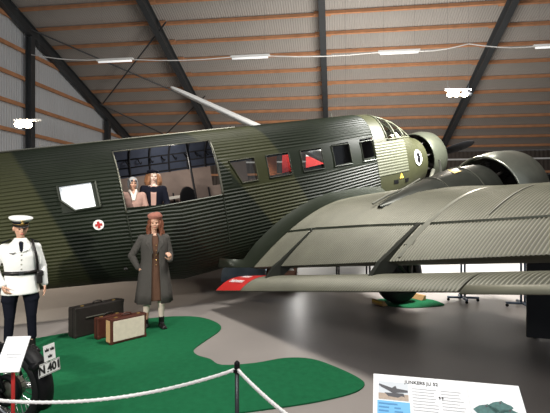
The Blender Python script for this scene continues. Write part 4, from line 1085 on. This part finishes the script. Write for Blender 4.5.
h = MB(); h.ell(P(0, .005, .108), (.118, .122, .062)); h.lathe([(0, .0), (0, .10), (.035, .105), (.035, 0)], 'z', P(0, .0, .062), 24); h.ell(P(.03, -.02, .13), (.07, .075, .05))
h.fuse('hat', 'hatpink', t, .009, 3)

# --- officer in white
J = std(shl=(.185, .005, 1.385), shr=(-.185, .005, 1.385), ell=(.262, .03, 1.12), wrl=(.285, -.02, .875), elr=(-.30, .05, 1.14), wrr=(-.215, -.12, .91), hdr=(.42, -.3, -.85), hpr=(.6, .75, .1), htr=(.3, -.8, .2), curlr=26, hdl=(.05, -.1, -1), curll=16,
        head=(.0, -.012, 1.645), hk=1.1, anl=(.14, .02, .085), anr=(-.14, .02, .085), knl=(.125, -.02, .49), knr=(-.125, -.02, .49))
lx = (20.5 - 275) / FPX * 5.87
t, P, mx = person('mannequin officer in white tunic, peaked cap and black belt at the left', (lx, 5.87, 0.016), R(34), J, 'skin', 1.0, R(8), R(7))
shoes(J, t, 'shoe', .40)
b = MB(); b.loft([(.78, 0, 0, .10, .08), (.85, 0, 0, .185, .13), (.95, 0, 0, .19, .135), (1.05, 0, 0, .16, .115)], 32)
for key in 'lr':
    hp, kn, an = V(J['hip' + key]), V(J['kn' + key]), V(J['an' + key]); s = 1 if key == 'l' else -1
    b.cap(hp, .108, hp.lerp(kn, .45) + V((s * .02, 0, 0)), .105); b.cap(hp.lerp(kn, .45) + V((s * .02, 0, 0)), .105, kn, .068); b.cap(kn, .068, an + V((0, 0, .1)), .058)
b.fuse('trousers', 'navy', t, .011, 3)
b = MB(); b.loft([(.775, 0, 0, .225, .165, .012, 6), (.80, 0, 0, .226, .166, .012, 6), (.90, 0, 0, .214, .154), (1.02, 0, 0, .188, .135), (1.06, 0, 0, .182, .131), (1.16, 0, -.004, .196, .142), (1.28, 0, -.004, .212, .15), (1.35, 0, 0, .205, .138), (1.41, 0, .008, .175, .108), (1.46, 0, .015, .11, .080), (1.515, 0, .012, .068, .066)], 48)
for key in 'lr': sleeve(b, J, key, (.066, .060, .056, .048))
tu = b.fuse('tunic', 'uniform', t, .010, 3)
b = MB(); b.loft([(1.035, 0, 0, .194, .142), (1.035, 0, 0, .200, .148), (1.085, 0, 0, .199, .147), (1.085, 0, 0, .190, .138)], 48, cap=False); b.build('belt', 'shoe', t, smooth=True)
MB().box((-.0, -.149, 1.06), (.055, .012, .05)).build('buckle', 'post', t, bevel=.004)
b = MB(); b.tube([(.135, -.04, 1.475), (.150, -.105, 1.40), (.172, -.125, 1.30), (.188, -.10, 1.20), (.196, -.05, 1.09)], .017, 8, True, 1.0); b.tube([(.135, -.04, 1.475), (.13, .06, 1.44), (.10, .14, 1.25), (.05, .14, 1.1)], .014, 8)
b.build('shoulder_strap', 'shoe', t, smooth=True)
b = MB(); b.box((.215, -.055, .985), (.07, .13, .17)); b.box((.222, -.055, 1.035), (.08, .14, .07)); b.build('belt_pouch', 'shoe', t, bevel=.014)
b = MB(); b.prism([(-.016, 1.475), (.016, 1.475), (.024, 1.455), (.020, 1.36), (0, 1.335), (-.020, 1.36), (-.024, 1.455)], lambda x, z: (x, -.158 + max(0, z - 1.40) * .95, z), lambda x, z: (x, -.140 + max(0, z - 1.40) * .95, z)); b.build('necktie', 'navy', t, bevel=.004)
b = MB()
for s in (-1, 1): b.prism([(s * .008, 1.335), (s * .09, 1.37), (s * .10, 1.41), (s * .055, 1.475), (s * .028, 1.47)], lambda x, z: (x, -.162 + max(0, z - 1.37) * .85, z), lambda x, z: (x, -.140 + max(0, z - 1.37) * .85, z))
b.build('lapel', 'uniform', tu, bevel=.004)
for k in range(4): MB().ell((.0 + .0, -.157 + .004 * k, 1.30 - .062 * k), (.010, .007, .010), 10, 6).build('button', 'stripgrey', tu, smooth=True)
MB().prism([(-.135, 1.325), (-.105, 1.315), (-.075, 1.325), (-.07, 1.334), (-.105, 1.328), (-.14, 1.336)], lambda x, z: (x, -.152, z), lambda x, z: (x, -.125, z)).build('breast_badge', 'planeprint', tu)
for s in (-1, 1): MB().box((s * .165, .0, 1.478), (.11, .055, .012), Matrix.Rotation(s * R(22), 3, 'Y')).build('shoulder_board', 'navy', tu, bevel=.004)
h = MB(); h.ell(P(0, .022, .012), (.080, .086, .095)); h.fuse('hair', 'hairfair', t, .008, 2)
cap_mx = mx
cpz = MB(); sub = MB()
sub.loft([(.052, 0, .008, .084, .100), (.090, 0, .006, .086, .104)], 32)
def xf(sub): return MB().add([P(*v) for v in sub.v], sub.f)
capb = xf(sub).build('cap_band', 'navy', t, smooth=True)
sub = MB(); sub.loft([(.086, 0, .006, .088, .106), (.105, 0, 0, .115, .132), (.122, 0, -.004, .130, .146), (.135, 0, -.004, .128, .144), (.142, 0, .0, .11, .125), (.146, 0, .0, .05, .06)], 40); xf(sub).build('cap_crown', 'uniform', t, smooth=True)
sub = MB(); rows = []
for k in range(13):
    a = math.pi + math.pi * k / 12; ca, sa = math.cos(a), math.sin(a)
    rows.append([(.084 * ca, .008 + .100 * sa, .056), (.088 * ca, .0 + .14 * sa, .040), (.08 * ca, -.012 + .155 * sa, .028)])
sub.grid(rows); xf(sub).build('cap_visor', 'shoe', t, smooth=True, solid=.005)
sub = MB(); sub.ell((0, -.098, .072), (.020, .008, .014)); sub.ell((0, -.128, .108), (.026, .012, .010)); xf(sub).build('cap_badge', 'gold', t, smooth=True)
sub = MB(); sub.tube([(.084 * math.cos(a), .006 + .103 * math.sin(a), .056) for a in [math.pi + math.pi * k / 12 for k in range(13)]], .004, 6); xf(sub).build('cap_cord', 'gold', t)

# --- two mannequins in the freight doorway, standing on the cabin floor
def doorway(px, Y, top_y):
    x = (px - 275) / FPX * Y
    a, s, z = WLc((x, Y, 2.0)); 
    # floor height of the cabin under that point
    lo = O + fw * a + S * s
    zf = None; 
    aa = a
    for _ in range(20):
        q = LW(aa, s, -0.955); aa += (V((x, Y, 0)) - V((q.x, q.y, 0))).dot(Fh)
    zf = LW(aa, s, -0.955).z
    top = H - (top_y - 206.5) / FPX * Y
    return (x, Y, zf), top - zf
loc, hh = doorway(132.8, 7.74, 177.0)
J = std(ell=(.25, -.02, 1.13), wrl=(.30, -.20, 1.0), hdl=(.1, -.3, -.9), elr=(-.25, .02, 1.12), wrr=(-.24, -.14, .92), head=(.0, -.005, 1.63))
t, P, mx = person('mannequin in pinkish beige coat and grey headwear at the left of the doorway', loc, R(24), J, 'skin', hh / 1.755, R(6), R(6))
shoes(J, t)
b = MB(); b.loft([(.55, 0, 0, .235, .18, .03, 8), (.8, 0, 0, .205, .155), (.95, 0, 0, .195, .145), (1.10, 0, 0, .170, .13), (1.24, 0, -.005, .19, .145), (1.34, 0, 0, .20, .14), (1.41, 0, .005, .19, .11), (1.465, 0, .014, .12, .08)], 40)
for key in 'lr': sleeve(b, J, key, (.074, .064, .056, .05))
b.fuse('coat', 'pinkcoat', t, .011, 3)
b = MB()
for s in (-1, 1): b.tube([(s * .06, .02, 1.50), (s * .055, -.06, 1.47), (s * .025, -.12, 1.40), (s * .012, -.155, 1.30)], [.03, .03, .028, .02], 8)
b.fuse('scarf', 'scarf', t, .009, 2)
b = MB(); b.ell(P(0, .025, .035), (.096, .10, .095)); 
for s in (-1, 1): b.cap(P(s * .082, .0, .01), .024, P(s * .078, -.004, -.075), .02, 10)
b.fuse('headwear', 'greyfelt', t, .009, 3)
b = MB(); b.loft([(0, 0, 0, .1, .1), (.001, 0, 0, .1, .1)], 8)
g_ = MB()
for s in (-1, 1): g_.ell(P(s * .034, -.085, .055), (.026, .012, .018), 14, 8, mx)
g_.build('goggles', 'planeprint', t, smooth=True)
J = std(ell=(.255, -.02, 1.12), wrl=(.235, -.15, 1.10), hdl=(.2, -.85, -.3), hpl=(0, -.4, -.9), htl=(-1, 0, 0), curll=30, elr=(-.25, .0, 1.12), wrr=(-.22, -.15, .94), head=(.0, -.005, 1.63))
loc, hh = doorway(153.5, 7.98, 169.5)
t, P, mx = person('mannequin woman in black suit and black beret at the right of the doorway', loc, R(16), J, 'skinpale', hh / 1.77, R(4), R(4))
shoes(J, t)
b = MB(); b.loft([(.55, 0, 0, .20, .15), (.8, 0, 0, .19, .145), (.95, 0, 0, .185, .14), (1.10, 0, 0, .155, .12), (1.24, 0, 0, .178, .135), (1.34, 0, 0, .192, .135), (1.41, 0, .005, .185, .11), (1.455, 0, .014, .12, .08)], 40)
for key in 'lr': sleeve(b, J, key, (.072, .062, .056, .048))
ja = b.fuse('jacket', 'navy', t, .011, 3)
MB().prism([(-.055, 1.46), (.055, 1.46), (.05, 1.30), (.042, 1.0), (-.042, 1.0), (-.05, 1.30)], lambda x, z: (x, -.150 + max(0, z - 1.34) * .7, z), lambda x, z: (x, -.10 + max(0, z - 1.34) * .7, z)).build('blouse', 'pinkcoat', t)
h = MB(); h.ell(P(0, .03, .03), (.092, .092, .095))
for s in (-1, 1):
    for q in range(5):
        x = s * (.074 + .009 * q); h.tube([P(x, -.025 + .025 * q, .05), P(x * 1.15, -.035 + .025 * q, -.03), P(x * 1.25, -.03 + .022 * q, -.10), P(x * 1.2, -.02 + .02 * q, -.16)], [.024, .032, .034, .018], 8)
h.fuse('hair', 'hairbrown', t, .009, 2)
h = MB(); h.ell(P(-.015, .01, .098), (.115, .118, .042)); h.cap(P(-.01, .01, .13), .012, P(-.01, .01, .15), .008)
h.fuse('beret', 'navy', t, .009, 2)

# ================================================================== MOTORCYCLE (rear end in the picture)
MY = 3.90; beta = R(72)
hd = V((-math.sin(beta), math.cos(beta), 0)); mxp = V((14 - 275, 0, 0)) / FPX * MY
RW = V((mxp.x, MY, 0.0))
bike = thing('motorcycle', 'black vintage motorcycle with white number plate at the left edge', 'motorcycle', (RW.x, RW.y, 0.015), math.atan2(hd.y, hd.x))
# local: +x forward, y left, origin under the rear axle
def wheel(x, R_=.335):
    w = MB().lathe([(-.045, R_ - .085), (-.052, R_ - .05), (-.04, R_ - .014), (0, R_), (.04, R_ - .014), (.052, R_ - .05), (.045, R_ - .085)], 'y', (x, 0, R_), 44, True).build('wheel', 'tyre', bike, smooth=True)
    MB().lathe([(-.03, R_ - .075), (-.03, R_ - .095), (0, R_ - .10), (.03, R_ - .095), (.03, R_ - .075)], 'y', (x, 0, R_), 44, True).build('rim', 'chrome', w, smooth=True)
    s = MB()
    for k in range(28):
        a = 2 * math.pi * k / 28; a2 = a + (.35 if k % 2 else -.35); sy = .035 if k % 4 < 2 else -.035
        s.tube([(x + .045 * math.cos(a2), sy, R_ + .045 * math.sin(a2)), (x + (R_ - .095) * math.cos(a), 0, R_ + (R_ - .095) * math.sin(a))], .003, 5)
    s.build('spokes', 'chrome', w)
    MB().lathe([(-.07, 0), (-.07, .03), (-.05, .085), (.05, .085), (.07, .03), (.07, 0)], 'y', (x, 0, R_), 24).build('hub', 'framegrey', w, smooth=True)
    return w
wheel(0); wheel(1.36)
def fender(x, a0, a1, r_, wdt):
    rows = []
    for k in range(25):
        a = R(a0 + (a1 - a0) * k / 24); row = []
        for q in range(9):
            th = math.pi * q / 8; y = wdt * math.cos(th); rr = r_ - .05 + .05 * math.sin(th) ** .7
            row.append((x + rr * math.cos(a), y, .335 + rr * math.sin(a)))
        rows.append(row)
    return MB().grid(rows)
rf = fender(0, 10, 200, .40, .075).build('rear_fender', 'black', bike, smooth=True, solid=.004)
fender(1.36, 20, 175, .39, .065).build('front_fender', 'black', bike, smooth=True, solid=.004)
# number plate and emblem plate on the rear fender
px_ = -.31
def PL(y, z): return (px_ - .10 + (z - .45) * .12, y, z)
nx = V((-1, 0, .12)).normalized(); ny = V((0, 1, 0)); lz = V((.12, 0, 1)).normalized()
def plate(y0, y1, z0, z1, name, m, o=0.0, th=.004):
    c = [(y0, z0), (y1, z0), (y1, z1), (y0, z1)]
    return MB().prism(c, lambda y, z: V(PL(y, z)) + nx * o, lambda y, z: V(PL(y, z)) + nx * (o - th))
np_ = plate(-.115, .115, .50, .605, 'number_plate', 'white', 0).build('number_plate', 'white', bike, label='white number plate N 401')
# black border line
bo = MB()
for r_ in ((-.111, .111, .504, .507), (-.111, .111, .598, .601), (-.111, -.108, .504, .601), (.108, .111, .504, .601)):
    q = plate(*r_, 'b', 'b', .0015, .001); bo.add(q.v, q.f)
bo.build('plate_border', 'blacktxt', np_)
text_mesh('N 401', .092, 'plate_number', 'blacktxt', frame(-ny, lz, nx, V(PL(0, .5525)) + nx * .002), np_, .0012, bold=.0035)
ep = plate(-.075, .045, .612, .745, 'e', 'e').build('emblem_plate', 'white', bike, label='white plate with three dark crowns')
def crown(y, z, r_):
    pts = [(-1, -.7), (1, -.7), (1.15, .5), (.55, -.05), (0, .8), (-.55, -.05), (-1.15, .5)]
    return MB().prism([(y + p * r_, z + q * r_) for p, q in pts], lambda y_, z_: V(PL(y_, z_)) + nx * .0025, lambda y_, z_: V(PL(y_, z_)) + nx * .001)
for y, z in ((-.045, .705), (.012, .705), (-.016, .650)): crown(y, z, .020).build('crown_emblem', 'blacktxt', ep)
b = MB(); b.tube([(-.30, 0, .58), (-.33, .13, .60), (-.38, 0, .63), PL(0, .60)], .006, 8); b.tube([(-.36, .02, .50), PL(.02, .53)], .01, 8); b.build('plate_bracket', 'black', bike)
tl_ = MB().lathe([(0, .0), (0, .03), (-.05, .034), (-.06, .026), (-.062, 0)], 'x', (-.34, .135, .60), 18).build('tail_lamp', 'black', bike, smooth=True)
# saddle, frame, panniers, engine, tank, handlebar, exhaust
b = MB(); b.ell((.42, 0, .80), (.19, .14, .05)); b.ell((.55, 0, .80), (.12, .07, .04)); b.fuse('saddle', 'shoe', bike, .012, 3)
b = MB()
for sy in (-.10, .10):
    b.tube([(0, sy, .335), (.30, sy * .9, .36), (.62, sy * .8, .24), (1.0, sy * .6, .26), (1.12, sy * .2, .62)], .016, 8)
    b.tube([(0, sy, .335), (.12, sy, .60), (.40, sy * .7, .74), (1.02, sy * .3, .86)], .014, 8)
b.build('frame', 'black', bike, smooth=True)
b = MB(); b.ell((.80, 0, .80), (.24, .12, .12)); b.fuse('fuel_tank', 'black', bike, .012, 3)
b = MB(); b.box((.68, 0, .38), (.34, .2, .24)); b.cap((.72, 0, .45), .085, (.80, 0, .66), .08)
for k in range(6): b.tube([(.735 + .012 * k, 0, .49 + .03 * k), (.74 + .012 * k, 0, .50 + .03 * k)], .11, 16)
b.build('engine', 'framegrey', bike, bevel=.01)
MB().tube([(.80, -.12, .5), (.86, -.16, .30), (.6, -.17, .22), (.3, -.17, .25), (-.05, -.17, .29)], [.022, .022, .03, .04, .03], 12).build('exhaust_pipe', 'chrome', bike, smooth=True)
b = MB()
for sy in (-.07, .07): b.tube([(1.36, sy, .335), (1.14, sy, .92)], .018, 8)
b.build('front_fork', 'black', bike, smooth=True)
MB().tube([(.90, .36, .98), (1.0, .30, 1.02), (1.12, .1, .96), (1.12, -.1, .96), (1.0, -.30, 1.02), (.90, -.36, .98)], .012, 8).build('handlebar', 'chrome', bike, smooth=True)
MB().lathe([(0, 0), (0, .05), (.05, .085), (.14, .09), (.15, .08), (.15, 0)], 'x', (1.16, 0, .80), 24).build('headlamp', 'chrome', bike, smooth=True)
b = MB(); b.tube([(.45, .1, .33), (.40, .26, .02)], .012, 8); b.build('side_stand', 'black', bike)
MB().lathe([(-.03, .1), (-.03, .135), (.03, .135), (.03, .1)], 'y', (0.0, .065, .335), 30, True).build('brake_drum', 'black', bike, smooth=True)

# ================================================================== LIGHT
sc = bpy.context.scene
w = bpy.data.worlds.new('hall'); sc.world = w; w.use_nodes = True
bg = w.node_tree.nodes['Background']; bg.inputs['Color'].default_value = (0.80, 0.86, 0.95, 1); bg.inputs['Strength'].default_value = 0.36
def light(kind, name, loc, aim, power, col=(1, .95, .88), size=.3, angle=60, blend=.5):
    l = bpy.data.lights.new(name, kind); l.energy = power; l.color = col
    o = bpy.data.objects.new(name, l); COL.objects.link(o); o.location = loc
    o.rotation_euler = (V(aim) - V(loc)).to_track_quat('-Z', 'Y').to_euler()
    if kind == 'SPOT': l.spot_size = R(angle); l.spot_blend = blend; l.shadow_soft_size = size
    elif kind == 'AREA': l.size = size
    else: l.shadow_soft_size = size
    return o
light('SPOT', 'spot_on_officer', (-4.4, 0.2, 3.3), (-2.9, 6.3, 1.0), 1500, (1, .94, .85), .10, 38, .6)
light('SPOT', 'spot_left_bar', at(24, 124, 11.6) + V((0, -.3, -.3)), (-6.5, 9, 0), 500, (1, .86, .68), .15, 120, .6)
light('SPOT', 'spot_nose_bar', at(458, 96, 11.3) + V((0, -.2, -.2)), (3.4, 7.0, 1.0), 200, (1, .92, .8), .2, 125, .6)
light('AREA', 'high_hall_light', (2.0, 5.5, 9.5), (2.2, 9.0, 0), 1000, (1, .96, .9), 2.0)
light('AREA', 'roof_wash', (4.0, 16.0, 3.2), (3.0, 22.0, 8.0), 700, (1, .93, .85), 5.0)
light('SPOT', 'spot_partition', (4.6, 9.8, 5.4), (3.6, 12.6, 1.0), 3000, (1, .98, .95), .3, 125, .5)
light('POINT', 'partition_fill', (0.6, 11.6, 1.0), (0, 0, 0), 30, (1, .97, .93), .05).data.specular_factor = 0.0  # added point light, no lamp of the hall, brightens the white partition
light('POINT', 'cabin_fill', LW(0.5, .1, .95), (0, 0, 0), 30, (1, .93, .85), .1)  # unseen fill added so the cabin interior shows
light('POINT', 'cabin_fill_front', LW(3.0, -.1, 1.0), (0, 0, 0), 9, (1, .93, .85), .1)  # second added fill, for the forward cabin
light('SPOT', 'spot_on_doorway', (-4.4, 0.4, 2.7), (-2.35, 7.7, 2.2), 700, (1, .93, .84), .1, 15, .5)
light('SPOT', 'spot_on_placard', (-2.4, 0.2, 3.6), (-1.8, 3.1, .8), 260, (1, .97, .92), .1, 34, .5)
light('SPOT', 'spot_sign', (2.2, -0.5, 4.6), (.9, 2.3, .9), 80, (1, .96, .92), .2, 40, .5)

light('AREA', 'front_fill', (-0.5, -1.5, 5.0), (-0.3, 4.0, 0.4), 170, (1, .96, .92), 1.2)  # added area fill that brightens rope, placard, sign and carpet
# ================================================================== CAMERA
cam = bpy.data.cameras.new('camera'); co_ = bpy.data.objects.new('camera', cam); COL.objects.link(co_)
cam.sensor_fit = 'HORIZONTAL'; cam.sensor_width = 36; cam.lens = FPX / 550 * 36
co_.location = (0, 0, H); co_.rotation_euler = (R(90), 0, 0); sc.camera = co_
cam.clip_end = 200
sc.view_settings.view_transform = 'Standard'; sc.view_settings.look = 'None'; sc.view_settings.exposure = 0.0
